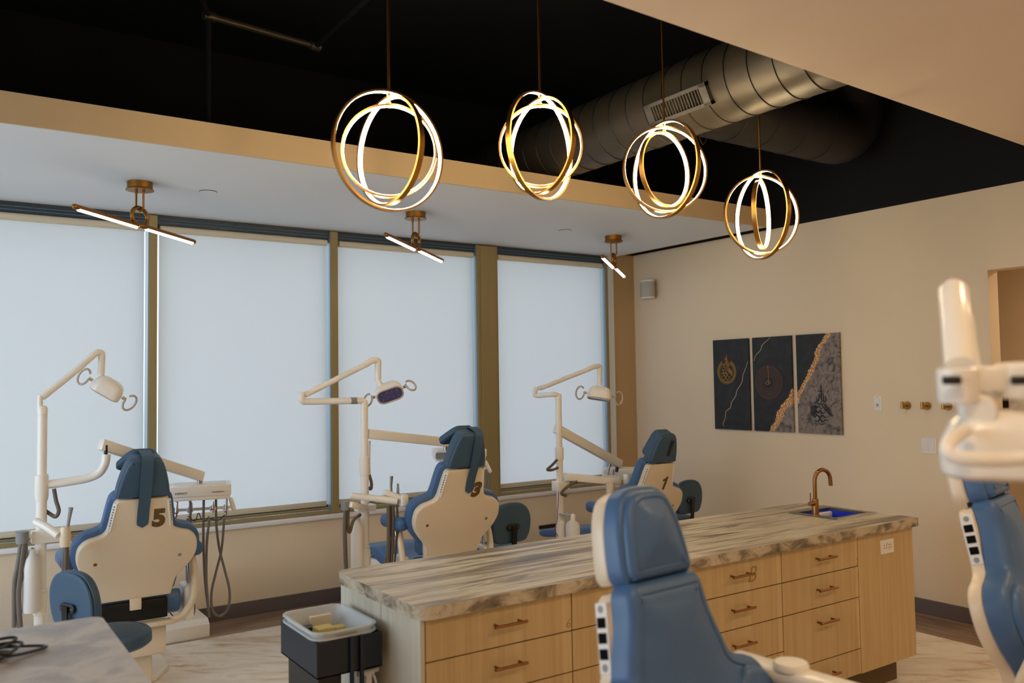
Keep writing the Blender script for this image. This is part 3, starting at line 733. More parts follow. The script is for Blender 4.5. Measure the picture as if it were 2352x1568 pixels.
# ------------------------------------------------------------------ canvases
def canvas_mat(name, gold):              # gold=(slope, c): band line z = slope*y' + c in canvas units
    m, nt, b = newmat(name)
    b.inputs['Roughness'].default_value = 0.6
    t_ = nt.nodes.new('ShaderNodeTexCoord'); sp_ = nt.nodes.new('ShaderNodeSeparateXYZ')
    nt.links.new(t_.outputs['Object'], sp_.inputs[0])
    dark = nt.nodes.new('ShaderNodeTexNoise'); dark.inputs['Scale'].default_value = 14; dark.inputs['Detail'].default_value = 8
    nt.links.new(t_.outputs['Object'], dark.inputs['Vector'])
    rd = ramp(nt, [(0.4, srgb(18, 20, 26)), (0.72, srgb(36, 38, 44))]); nt.links.new(dark.outputs[0], rd.inputs[0])
    if gold is None:
        nt.links.new(rd.outputs[0], b.inputs['Base Color']); return m
    # g = z - (slope*a + c) with a = -y (left to right)
    k = nt.nodes.new('ShaderNodeMath'); k.operation = 'MULTIPLY_ADD'; k.inputs[1].default_value = gold[0]; k.inputs[2].default_value = -gold[1]
    nt.links.new(sp_.outputs['Y'], k.inputs[0])
    g = nt.nodes.new('ShaderNodeMath'); g.operation = 'ADD'; nt.links.new(sp_.outputs['Z'], g.inputs[0]); nt.links.new(k.outputs[0], g.inputs[1])
    wob = nt.nodes.new('ShaderNodeTexNoise'); wob.inputs['Scale'].default_value = 5; wob.inputs['Detail'].default_value = 6
    nt.links.new(t_.outputs['Object'], wob.inputs['Vector'])
    g2 = nt.nodes.new('ShaderNodeMath'); g2.operation = 'MULTIPLY_ADD'; g2.inputs[1].default_value = 0.26; nt.links.new(wob.outputs[0], g2.inputs[0]); nt.links.new(g.outputs[0], g2.inputs[2])
    # marble side mask
    mk = nt.nodes.new('ShaderNodeMapRange'); mk.inputs[1].default_value = 0.125; mk.inputs[2].default_value = 0.135; nt.links.new(g2.outputs[0], mk.inputs[0])
    mr_ = nt.nodes.new('ShaderNodeTexNoise'); mr_.inputs['Scale'].default_value = 16; mr_.inputs['Detail'].default_value = 9; mr_.inputs['Distortion'].default_value = 1.6
    nt.links.new(t_.outputs['Object'], mr_.inputs['Vector'])
    rm = ramp(nt, [(0.33, srgb(60, 54, 54)), (0.44, srgb(112, 102, 98)), (0.6, srgb(136, 124, 118)), (0.75, srgb(112, 102, 98))]); nt.links.new(mr_.outputs[0], rm.inputs[0])
    mx1 = nt.nodes.new('ShaderNodeMix'); mx1.data_type = 'RGBA'
    nt.links.new(mk.outputs[0], mx1.inputs[0]); nt.links.new(rm.outputs[0], mx1.inputs[6]); nt.links.new(rd.outputs[0], mx1.inputs[7])
    # gold flakes
    ab = nt.nodes.new('ShaderNodeMath'); ab.operation = 'SUBTRACT'; ab.inputs[1].default_value = 0.13; nt.links.new(g2.outputs[0], ab.inputs[0])
    ab2 = nt.nodes.new('ShaderNodeMath'); ab2.operation = 'ABSOLUTE'; nt.links.new(ab.outputs[0], ab2.inputs[0])
    bm_ = nt.nodes.new('ShaderNodeMapRange'); bm_.inputs[1].default_value = 0.015; bm_.inputs[2].default_value = 0.075; bm_.inputs[3].default_value = 0.75; bm_.inputs[4].default_value = 0.0
    nt.links.new(ab2.outputs[0], bm_.inputs[0])
    fl = nt.nodes.new('ShaderNodeTexNoise'); fl.inputs['Scale'].default_value = 95; fl.inputs['Detail'].default_value = 2
    nt.links.new(t_.outputs['Object'], fl.inputs['Vector'])
    sb = nt.nodes.new('ShaderNodeMath'); sb.operation = 'ADD'; nt.links.new(fl.outputs[0], sb.inputs[0]); nt.links.new(bm_.outputs[0], sb.inputs[1])
    th_ = nt.nodes.new('ShaderNodeMapRange'); th_.inputs[1].default_value = 0.86; th_.inputs[2].default_value = 0.94; nt.links.new(sb.outputs[0], th_.inputs[0])
    gr = ramp(nt, [(0.35, srgb(120, 72, 36)), (0.5, srgb(196, 138, 84)), (0.66, srgb(240, 206, 150))]); nt.links.new(fl.outputs[0], gr.inputs[0])
    mx2 = nt.nodes.new('ShaderNodeMix'); mx2.data_type = 'RGBA'
    nt.links.new(th_.outputs[0], mx2.inputs[0]); nt.links.new(mx1.outputs[2], mx2.inputs[6]); nt.links.new(gr.outputs[0], mx2.inputs[7])
    nt.links.new(mx2.outputs[2], b.inputs['Base Color'])
    return m
AW, AH = 0.412, 0.812
def stroke(b, pts, r, n=6, front=-0.0205):
    P = smooth_path([(front, -p[0], p[1]) for p in pts], n) if len(pts) > 2 else [Vector((front, -p[0], p[1])) for p in pts]
    m_ = len(P); b.tube(P, [r * (0.45 + 0.55 * math.sin(PI * (i + 0.5) / m_)) for i in range(m_)], 6)
def canvas(yc, label, mt):
    t = thing('canvas_print', label, 'canvas', (WX - 0.003, yc, 1.667), group='set of three canvases')
    MB().box((-0.020, -AW / 2, -AH / 2), (0.0, AW / 2, AH / 2), 0.002, 1).obj('canvas', mt, t, smooth=0)
    return t
def P_(a, b_): return ((a - 0.5) * AW, (0.5 - b_) * AH)   # canvas fraction -> metres
c1 = canvas(5.224, 'left black canvas with a gold calligraphy ring and pale crack line', canvas_mat('night_canvas_a', None))
c2 = canvas(4.770, 'middle black canvas with copper rings and gold flakes at the bottom', canvas_mat('night_canvas_b', (1.22, -0.365)))
c3 = canvas(4.312, 'right canvas of grey marble, gold flake band and dark calligraphy', canvas_mat('night_canvas_c', (1.77, 0.219)))
b = MB(); stroke(b, [P_(*q) for q in ((0.98, 0.25), (0.92, 0.32), (0.84, 0.40), (0.80, 0.48), (0.66, 0.57), (0.62, 0.63), (0.50, 0.70), (0.46, 0.76), (0.34, 0.80), (0.30, 0.88), (0.24, 0.94), (0.27, 1.0 - 0.03))], 0.0028); b.obj('crack_line', M['pale_line'], c1)
b = MB(); stroke(b, [P_(*q) for q in ((0.49, 0.005), (0.40, 0.04), (0.28, 0.08), (0.22, 0.14), (0.10, 0.19), (0.04, 0.25))], 0.0026); b.obj('crack_line', M['pale_line'], c2)
# gold ring and strokes
cx, cz = P_(0.39, 0.36)
b = MB()
ring_o = [(cx + 0.112 * math.sin(a), cz + 0.112 * math.cos(a) * 1.0) for a in [R(28) + R(304) * k / 40 for k in range(41)]]
ring_i = [(cx + 0.080 * math.sin(a), cz - 0.004 + 0.080 * math.cos(a)) for a in [R(28) + R(304) * k / 40 for k in range(41)]]
F1 = frame((0, 0, 0), (0, -1, 0), (0, 0, 1), (-1, 0, 0))
for k in range(40): b.prism([ring_o[k], ring_o[k + 1], ring_i[k + 1], ring_i[k]], 0.0205, 0.0225, mtx=F1)
b.obj('gold_ring', M['gold2'], c1, smooth=0)
def calligraphy(cx, cz, s, m_, parent, name='calligraphy'):
    b = MB(); S = lambda pts, r=0.0024: stroke(b, [(cx + x * s, cz + z * s) for x, z in pts], r * s * 1.2, front=-0.0225)
    S([(0.0, 1.9), (0.02, 1.2), (0.04, 0.62)], 0.04)                                # tall stem
    S([(-0.18, 1.25), (-0.2, 0.85), (-0.36, 0.7), (-0.42, 0.95)], 0.035)             # lam and heh shapes below the stem
    S([(0.2, 1.3), (0.22, 0.8), (0.1, 0.66)], 0.035); S([(0.38, 1.1), (0.42, 0.75), (0.28, 0.64), (0.24, 0.8)], 0.035)
    S([(-0.3, 1.35), (-0.2, 1.5), (-0.1, 1.38), (0.05, 1.5), (0.2, 1.38)], 0.022)
    S([(-0.62, 0.5), (-0.4, 0.62), (-0.2, 0.45), (0.02, 0.5)], 0.035)
    S([(-0.05, 0.62), (0.2, 0.2), (0.62, -0.2), (0.8, -0.42)], 0.035); S([(0.12, 0.6), (0.4, 0.26), (0.74, -0.05)], 0.028)
    for k in range(6): S([(0.30 + 0.1 * k, 0.5 - 0.07 * k), (0.32 + 0.1 * k, -0.05 - 0.06 * k)], 0.02)
    S([(-0.8, 0.2), (-0.6, 0.32), (-0.45, 0.15), (-0.25, 0.3), (-0.05, 0.12), (0.1, 0.2)], 0.035)
    S([(-0.85, -0.12), (-0.65, -0.25), (-0.5, -0.02), (-0.3, -0.2), (-0.1, 0.0), (0.1, -0.22), (0.3, -0.1)], 0.04)
    S([(-0.78, -0.42), (-0.6, -0.55), (-0.4, -0.34), (-0.15, -0.55), (0.05, -0.36), (0.35, -0.55), (0.62, -0.4)], 0.04)
    S([(-0.6, -0.72), (-0.35, -0.85), (-0.15, -0.66), (0.1, -0.86), (0.3, -0.7), (0.55, -0.76)], 0.038)
    S([(-0.3, -0.98), (0.0, -1.05), (0.3, -0.95)], 0.03); S([(-0.5, 0.05), (-0.4, -0.05), (-0.52, -0.1)], 0.025); S([(0.0, -0.1), (-0.1, -0.3)], 0.03)
    b.obj(name, m_, parent)
calligraphy(cx, cz - 0.002, 0.082, M['gold'], c1)
x3, z3 = P_(0.56, 0.765)
calligraphy(x3, z3, 0.108, M['ink'], c3)
b = MB()
for k in range(9): stroke(b, [(x3 + (-0.95 + 0.06 * k) * 0.108, z3 + 0.03 + 0.02 * (k % 3)), (x3 + (-0.93 + 0.06 * k) * 0.108, z3 - 0.045)], 0.0018, front=-0.0225)
b.obj('calligraphy_stems', M['ink'], c3)
x2, z2 = P_(0.41, 0.482)
b = MB()
for rr, w_ in ((0.134, 0.012), (0.106, 0.010), (0.082, 0.009), (0.058, 0.007)):
    for k in range(48):
        a0, a1 = 2 * PI * k / 48, 2 * PI * (k + 1) / 48
        b.prism([(x2 + (rr + w_) * math.cos(a0), z2 + (rr + w_) * math.sin(a0)), (x2 + (rr + w_) * math.cos(a1), z2 + (rr + w_) * math.sin(a1)), (x2 + (rr - w_) * math.cos(a1), z2 + (rr - w_) * math.sin(a1)), (x2 + (rr - w_) * math.cos(a0), z2 + (rr - w_) * math.sin(a0))], 0.0202, 0.0212, mtx=F1)
b.obj('copper_rings', M['copper'], c2, smooth=0)
b = MB(); stroke(b, [(x2 - 0.002, z2 + 0.145), (x2 + 0.004, z2 + 0.02)], 0.0022, front=-0.0225)
for q in ([(-0.02, 0.01), (-0.028, -0.005), (-0.015, -0.02), (0.0, -0.012)], [(0.0, 0.02), (0.004, -0.02)], [(0.012, 0.015), (0.02, 0.0), (0.01, -0.015)], [(-0.01, 0.018), (-0.004, 0.0)]):
    stroke(b, [(x2 + p[0], z2 + p[1]) for p in q], 0.0022, front=-0.0225)
b.obj('calligraphy', M['gold'], c2)

# ------------------------------------------------------------------ treatment chairs
def dep(px, py, d):                      # measured direction and depth along the optical axis
    return EYE + (_f + _r * ((px - 1176) / FPX) - _u * ((py - 784) / FPX)) * d
HALF = [(0.187, 0.0), (0.198, 0.06), (0.208, 0.105), (0.240, 0.145), (0.280, 0.195), (0.304, 0.25), (0.307, 0.30), (0.296, 0.345), (0.262, 0.377), (0.212, 0.393), (0.178, 0.412), (0.163, 0.45), (0.150, 0.53), (0.138, 0.585), (0.118, 0.605)]
def sym(half, grow=0.0, zlo=0.0, n=3):
    P = [Vector((x, y, 0)) for x, y in half]
    P = smooth_path(P, n)
    out = []
    for i, p in enumerate(P):
        t = (P[min(i + 1, len(P) - 1)] - P[max(i - 1, 0)]).normalized()
        nn = Vector((t.y, -t.x, 0))
        q = p + nn * grow; out.append((q.x, max(q.y, zlo)))
    out = [(max(x, 0.0), y) for x, y in out]
    if out[-1][0] < 0.004: out[-1] = (0.0, out[-1][1]); return out + [(-x, y) for x, y in reversed(out[:-1])]
    return out + [(-x, y) for x, y in reversed(out)]
def ribbon(path, w, th, mtx, roundend=True, x0=0.0):
    """flat strap: path of (s, n) in the pad frame"""
    P = smooth_path([(0, p[0], p[1]) for p in path], 6); b = bmesh.new(); rows = []
    N = len(P)
    tot = sum((P[i + 1] - P[i]).length for i in range(N - 1)); acc = 0
    for i, p in enumerate(P):
        if i: acc += (P[i] - P[i - 1]).length
        left = tot - acc; ww = w / 2
        if roundend and left < w / 2: ww = max(0.003, math.sqrt(max(0, (w / 2) ** 2 - (w / 2 - left) ** 2)))
        t = (P[min(i + 1, N - 1)] - P[max(i - 1, 0)]).normalized(); nn = Vector((0, -t.z, t.y))
        rows.append([b.verts.new(p + Vector((x0 + sx_ * ww, 0, 0)) + nn * q) for sx_, q in ((-1, 0), (1, 0), (1, th), (-1, th))])
    for A, B in zip(rows, rows[1:]):
        for k in range(4): b.faces.new((A[k], A[(k + 1) % 4], B[(k + 1) % 4], B[k]))
    b.faces.new(rows[0]); b.faces.new(list(reversed(rows[-1])))
    if mtx is not None: b.transform(mtx)
    m_ = MB(); m_.add_bm(b); return m_
SIDE = lambda x: frame((x, 0, 0), (0, 1, 0), (0, 0, 1), (1, 0, 0))
def treatment_chair(loc, rz, zp, label, digit=None, strap=None, velcro=False, headshell=False, arms=(-1, 1), white_arms=False, buttons=False, rec=19):
    t = thing('dental_chair', label, 'dental chair', loc, rz, 'blue and cream dental chairs')
    a = R(rec)
    P0 = Vector((0, 0, zp)); S = Vector((0, -math.sin(a), math.cos(a))); Nf = Vector((0, math.cos(a), math.sin(a)))
    MF = frame(P0, (-1, 0, 0), S, Nf)            # front-facing pad frame
    BK = lambda u, s, off=0.0: frame(P0 + Vector((u, 0, 0)) + S * s - Nf * off, (1, 0, 0), S, -Nf)
    shell = MB().prism(sym(HALF), 0.0, 0.052, mtx=MF, bev=0.012).obj('back_shell', M['plastic'], t)
    MB().pad(sym([(p[0] * (0.90 if headshell and p[1] > 0.5 else 1), p[1] + (0.012 if headshell and p[1] > 0.58 else 0)) for p in HALF], 0.010 if headshell else 0.022, 0.015), 0.085, 0.028, 0.018, mtx=MF @ Matrix.Translation((0, 0, 0.040))).obj('back_cushion', M['vinyl'], t)
    # side wings of the cushion
    for sgn in (-1, 1):
        wing = [(sgn * 0.10, 0.07), (sgn * 0.20, 0.09), (sgn * 0.25, 0.15), (sgn * 0.30, 0.24), (sgn * 0.30, 0.31), (sgn * 0.26, 0.36), (sgn * 0.19, 0.36), (sgn * 0.14, 0.25)]
        MB().pad(smooth_flat(wing), 0.035, 0.02, 0.02, welt=False, mtx=MF @ Matrix.Translation((0, 0, 0.112))).obj('side_bolster', M['vinyl'], t)
    for sgn in (-1, 1):
        sc_ = MB().lathe([(0.010, 0.0), (0.007, 0.0015), (0.0, 0.002)], (0, 0, 0), 14).obj('screw', M['bronze'] if sgn < 0 else M['steel'], shell)
        sc_.matrix_local = BK(sgn * 0.215, 0.245)
    # keypad strips on the slanted shoulders of the shell
    for sgn in (-1, 1):
        p0 = Vector((sgn * 0.136, 0.590)); p1 = Vector((sgn * 0.160, 0.430)); d = (p1 - p0).normalized()
        A = P0 + Vector((p0.x, 0, 0)) + S * p0.y; B_ = P0 + Vector((p1.x, 0, 0)) + S * p1.y
        ax = (B_ - A).normalized(); L_ = (B_ - A).length
        outw = Vector((sgn, 0, 0)); outw = (outw - ax * outw.dot(ax)).normalized()
        if not buttons: outw = (outw - Nf * 0.9).normalized(); outw = (outw - ax * outw.dot(ax)).normalized()
        wv = ax.cross(outw)
        base = (A + B_) / 2 + (Nf * 0.026 if buttons else Nf * 0.006) + outw * (0.006 if buttons else -0.002)
        K = frame(base, ax, wv, outw)
        kp = MB().box((-L_ / 2, -0.020 if buttons else -0.013, -0.006), (L_ / 2, 0.020 if buttons else 0.013, 0.004), 0.002, 1, mtx=K).obj('keypad', M['white2'], t)
        if buttons:
            for q in (-0.035, 0.0, 0.036): MB().box((q - 0.012, -0.014, 0.003), (q + 0.012, 0.014, 0.0065), 0.001, 1, mtx=K).obj('button', M['blk_matt'], kp)
            for q in (-0.066, 0.066): MB().lathe([(0.009, 0), (0.009, 0.001)], (0, 0, 0), 16).obj('symbol', M['grey'], kp).matrix_local = K @ Matrix.Translation((q, 0, 0.004))
        else:
            b = MB()
            for q in range(9): b.box((-0.066 + q * 0.0155, -0.005, 0.003), (-0.058 + q * 0.0155, 0.004, 0.0048), mtx=K)
            b.obj('key_symbols', M['grey'] if q % 2 else M['txt_grey'], kp, smooth=0)
    # headrest
    if white_arms:
        for sgn in arms: MB().box((sgn * 0.33 - 0.02, 0.12, zp + 0.17), (sgn * 0.33 + 0.02, 0.18, zp + 0.34), 0.008).obj('arm_post', M['white'], t)
    if headshell:
        hh = [(0.110, 0.622), (0.121, 0.645), (0.117, 0.70), (0.104, 0.77), (0.078, 0.825), (0.043, 0.846), (0.0, 0.850)]
        MB().prism(sym(hh, -0.004, 0.0, 4), -0.012, 0.045, mtx=MF, bev=0.014).obj('headrest_shell', M['plastic'], t)
        MB().pad(sym(hh, 0.002, 0.0, 4), 0.062, 0.016, 0.002, welt=False, mtx=MF @ Matrix.Translation((0, 0, 0.040))).obj('headrest_side', M['vinyl'], t)
        MB().pad(sym(hh, -0.012, 0.0, 4), 0.030, 0.018, 0.020, mtx=MF @ Matrix.Translation((0, 0, 0.092))).obj('headrest_cushion', M['vinyl'], t)
    else:
        hh = [(0.118, 0.612), (0.134, 0.622), (0.128, 0.68), (0.108, 0.76), (0.086, 0.815), (0.062, 0.838), (0.0, 0.842)]
        hr = MB().pad(sym(hh, 0.0, 0.0, 4), 0.085, 0.022, 0.012, mtx=MF).pad(sym(hh, -0.004, 0.0, 4), 0.02, 0.012, 0.002, welt=False, mtx=frame(P0 + Nf * 0.012, (1, 0, 0), S, -Nf)).obj('headrest', M['vinyl_d'], t)
        if velcro:
            MB().box((-0.013, -0.06, 0.0), (0.013, 0.06, 0.003), mtx=BK(0.035, 0.735, 0.0125) @ Matrix.Rotation(R(-7), 4, 'Z')).obj('hook_strip', M['blk'], hr)
            top = P0 + S * 0.838 + Nf * 0.015; dn = (-S * math.cos(R(10)) + Nf * math.sin(R(10))).normalized(); fr = (S * math.sin(R(10)) + Nf * math.cos(R(10))).normalized()
            o_ = rrect(0.25, 0.215, 0.05); o_ = [(x * (0.62 + 0.40 * (0.1075 - y) / 0.215), y - 0.1075) for x, y in o_]
            MB().pad(o_, 0.085, 0.02, 0.01, mtx=frame(top, (-1, 0, 0), -dn, fr)).obj('front_cushion', M['vinyl_d'], hr)
    MB().box((-0.05, 0.59, 0.012), (0.05, 0.66, 0.036), 0.004, mtx=MF).obj('headrest_bracket', M['blk_m'], t)
    if strap is not None:
        # head pillow hung over the top by a strap, its lower end swinging forward
        top = P0 + S * 0.828 + Nf * 0.075
        dn = (-S * math.cos(R(38)) + Nf * math.sin(R(38))).normalized()
        fr = (S * math.sin(R(38)) + Nf * math.cos(R(38))).normalized()
        K = frame(top, (-1, 0, 0), -dn, fr)
        o_ = rrect(0.25, 0.17, 0.05); o_ = [(x * (0.52 + 0.53 * (0.085 - y) / 0.17), y - 0.085) for x, y in o_]
        MB().pad(o_, 0.05, 0.02, 0.01, mtx=K).obj('head_pillow', M['vinyl_d'], t)
        ribbon([(0.80, 0.115), (0.838, 0.105), (0.853, 0.075), (0.853, 0.02), (0.842, -0.008), (0.80, -0.020), (0.70, -0.022), (0.62, -0.020), (0.54, -0.008), (0.44, -0.006)], 0.060, -0.004, MF, True, -strap).obj('strap', M['vinyl_d'], t)
    if digit:
        ch, u, s_, sz, shear = digit
        if ch == '1':
            MB().prism([(x * sz * 0.72, (y - 0.5) * sz * 0.72) for x, y in ((-0.06, 0.0), (0.16, 0.0), (0.34, 1.0), (0.20, 1.0), (0.08, 0.88), (-0.14, 0.80), (-0.17, 0.64), (0.06, 0.70))], 0.0006, 0.0016, mtx=BK(u - 0.02, s_)).obj('digit', M['digit'], t, smooth=0)
        else: text_mesh('digit', ch, sz, M['digit'], t, BK(u, s_, 0.0008), 0.0006, 0.008, shear)
    # seat and legrest, upholstered
    seat = [(0.05, 0.02), (0.14, -0.02), (0.28, -0.045), (0.44, -0.030), (0.58, 0.01), (0.66, 0.00), (0.66, -0.06), (0.5, -0.11), (0.3, -0.125), (0.08, -0.12), (0.02, -0.06)]
    MB().prism([(y, zp + z) for y, z in smooth_flat(seat)], -0.25, 0.25, mtx=SIDE(0), bev=0.022).obj('seat', M['vinyl'], t)
    leg = [(0.60, 0.005), (0.70, -0.005), (0.90, -0.035), (1.08, -0.062), (1.14, -0.085), (1.13, -0.120), (1.05, -0.125), (0.85, -0.095), (0.64, -0.075)]
    MB().prism([(y, zp + z) for y, z in smooth_flat(leg)], -0.19, 0.19, mtx=SIDE(0), bev=0.022).obj('legrest', M['vinyl'], t)
    MB().prism([(0.04, zp - 0.12), (0.62, zp - 0.10), (1.00, zp - 0.135), (1.00, zp - 0.16), (0.62, zp - 0.29), (0.38, zp - 0.36), (0.08, zp - 0.34)], -0.17, 0.17, mtx=SIDE(0), bev=0.012).obj('underbody', M['white'], t)
    MB().box((-0.17, 0.0, zp - 0.12), (0.17, 0.10, zp - 0.01), 0.006).obj('hinge_mechanism', M['blk_m'], t)
    MB().box((-0.03, -0.012, zp - 0.055), (0.03, 0.01, zp + 0.01), 0.004).obj('latch', M['plastic'], t)
    b = MB(); b.box((-0.20, -0.045, zp - 0.155), (0.20, 0.02, zp - 0.130), 0.006)
    b.obj('lower_frame', M['plastic'], t)
    for sgn in (-1, 1):
        pts = [(sgn * 0.19, -0.012, zp - 0.142), (sgn * 0.25, 0.0, zp - 0.125), (sgn * 0.30, 0.02, zp - 0.07), (sgn * 0.322, 0.04, zp + 0.0), (sgn * 0.326, 0.06, zp + 0.10), (sgn * 0.322, 0.10, zp + 0.20)]
        MB().tube(smooth_path(pts, 6), 0.021, 14).obj('arm_frame', M['plastic'], t)
        if sgn not in arms: continue
        MB().box((sgn * 0.30 - 0.03, 0.05, zp - 0.18), (sgn * 0.30 + 0.03, 0.20, zp + 0.03), 0.02, 3).obj('arm_bracket', M['white'], t)
        MB().cyl((sgn * 0.30, 0.08, zp - 0.02), (sgn * 0.32, 0.16, zp + 0.20), 0.010, 12).obj('arm_link', M['steel'], t)
        if white_arms:
            MB().box((sgn * 0.33 - 0.042, -0.10, zp + 0.330), (sgn * 0.33 + 0.042, 0.42, zp + 0.372), 0.018, 3).obj('armrest', M['white'], t)
            MB().lathe([(0.045, 0), (0.045, 0.012), (0.040, 0.018), (0.0, 0.020)], (sgn * 0.33, 0.09, zp + 0.371), 28).obj('pivot_cap', M['white'], t)
        else:
            MB().box((sgn * 0.33 - 0.040, -0.02, zp + 0.195), (sgn * 0.33 + 0.040, 0.27, zp + 0.282), 0.036, 4, mtx=Matrix.Translation((0, 0.02, 0.0))).obj('armrest', M['vinyl'], t)
    MB().box((-0.10, 0.03, 0.22), (0.17, 0.12, zp - 0.165), 0.01).obj('rear_cover', M['plastic'], t)
    MB().box((-0.11, 0.10, 0.03), (0.11, 0.42, zp - 0.30), 0.012).obj('lift_column', M['plastic'], t)
    MB().prism([(-0.27, 0.42), (-0.16, 0.25), (0.16, 0.25), (0.27, 0.42), (0.28, 0.80), (0.2, 0.9), (-0.2, 0.9), (-0.28, 0.80)], 0.001, 0.035, bev=0.008).box((-0.11, 0.06, 0.001), (0.11, 0.3, 0.03), 0.005).obj('base_plate', M['white'], t)
    return t
def smooth_flat(pts, n=4):
    return [(p.x, p.y) for p in smooth_path([(x, y, 0) for x, y in pts], n, closed=True)]
treatment_chair((0.942, 5.12, 0), 0, 0.547, 'dental chair marked with a brown 5, seen from behind', digit=('5', 0.088, 0.482, 0.135, 0.0), strap=0.005)
treatment_chair((2.746, 4.75, 0), 0, 0.610, 'dental chair marked with a brown 3 behind the island worktop', digit=('3', 0.094, 0.455, 0.125, 0.22), strap=0.045)
treatment_chair((4.525, 4.86, 0), 0, 0.515, 'dental chair marked with a brown 1, black strip on its headrest', digit=('1', 0.080, 0.445, 0.145, 0.12), velcro=True)
treatment_chair((1.490, 1.494, 0), PI + R(5), 0.605, 'blue dental chair in the foreground, facing the camera', arms=(-1,), headshell=True, white_arms=True, buttons=True, rec=14)
treatment_chair((2.990, 1.418, 0), PI + R(13), 0.680, 'blue dental chair cut by the right edge of the photo', arms=(-1,), headshell=True, white_arms=True, buttons=True, rec=14)

# ------------------------------------------------------------------ operator stools
def stool(loc, rz, zs, label):
    t = thing('operator_stool', label, 'stool', loc, rz, 'blue operator stools')
    MB().pad([(0.19 * math.cos(2 * PI * k / 40), 0.19 * math.sin(2 * PI * k / 40)) for k in range(40)], 0.075, 0.028, 0.012, mtx=Matrix.Translation((0, 0, zs - 0.08))).obj('seat', M['vinyl_d'], t)
    out = [(x * 1.10, y * 1.14) for x, y in ((-0.155, -0.02), (-0.148, 0.05), (-0.11, 0.105), (-0.05, 0.128), (0.05, 0.128), (0.11, 0.105), (0.148, 0.05), (0.155, -0.02), (0.135, -0.085), (0.09, -0.112), (-0.09, -0.112), (-0.135, -0.085))]
    K = frame((0, -0.19, zs + 0.165), (-1, 0, 0), Vector((0, -0.08, 1)), Vector((0, 1, 0.08)))
    bk = MB().pad(smooth_flat(out), 0.05, 0.022, 0.012, mtx=K).pad(smooth_flat([(x * 0.985, y * 0.985) for x, y in out]), 0.014, 0.010, 0.001, welt=False, mtx=frame((0, -0.185, zs + 0.165), (1, 0, 0), Vector((0, -0.08, 1)), Vector((0, -1, -0.08)))).obj('backrest', M['vinyl_d'], t)
    KB = frame((0, -0.200, zs + 0.150), (1, 0, 0), (0, 0, 1), (0, -1, 0))
    MB().prism([(x * 1.15, y) for x, y in rrect(0.10, 0.042, 0.02)], 0.0, 0.014, mtx=KB, bev=0.004).obj('bracket', M['blk'], bk)
    for sx_ in (-0.04, 0.04): MB().lathe([(0.005, 0), (0.004, 0.002)], (0, 0, 0), 10).obj('bolt', M['steel'], bk).matrix_local = KB @ Matrix.Translation((sx_, 0, 0.014))
    ribbon([(0.160, 0.225), (0.10, 0.222), (0.0, 0.212), (-0.10, 0.19), (-0.13, 0.12), (-0.135, 0.0)], 0.042, 0.008, frame((0, 0, zs), (1, 0, 0), (0, 0, 1), (0, -1, 0)), False).obj('back_bar', M['blk_m'], t)
    MB().lathe([(0.05, 0.0), (0.05, 0.02), (0.03, 0.03)], (0, 0, zs - 0.13), 20).cyl((0, 0, 0.10), (0, 0, zs - 0.10), 0.014, 16).cyl((0, 0, 0.08), (0, 0, 0.26), 0.025, 16).obj('column', M['blk_m'], t)
    for k in range(5):
        a = 2 * PI * k / 5 + 0.3; c, s_ = math.cos(a), math.sin(a)
        lg = MB().tube([(0, 0, 0.105), (c * 0.12, s_ * 0.12, 0.10), (c * 0.25, s_ * 0.25, 0.07)], [0.022, 0.018, 0.013], 12).obj('leg', M['blk_m'], t)
        MB().cyl((c * 0.25 - s_ * 0.018, s_ * 0.25 + c * 0.018, 0.0265), (c * 0.25 + s_ * 0.018, s_ * 0.25 - c * 0.018, 0.0265), 0.026, 16).obj('caster', M['blk'], lg)
    return t
stool((0.715, 4.52, 0), R(-66), 0.560, 'blue operator stool behind the grey worktop at lower left')
stool((3.32, 5.12, 0), R(5), 0.565, 'blue operator stool right of the chair marked 3')
stool((5.20, 5.26, 0), R(8), 0.565, 'blue operator stool near the right wall, beside chair 1')

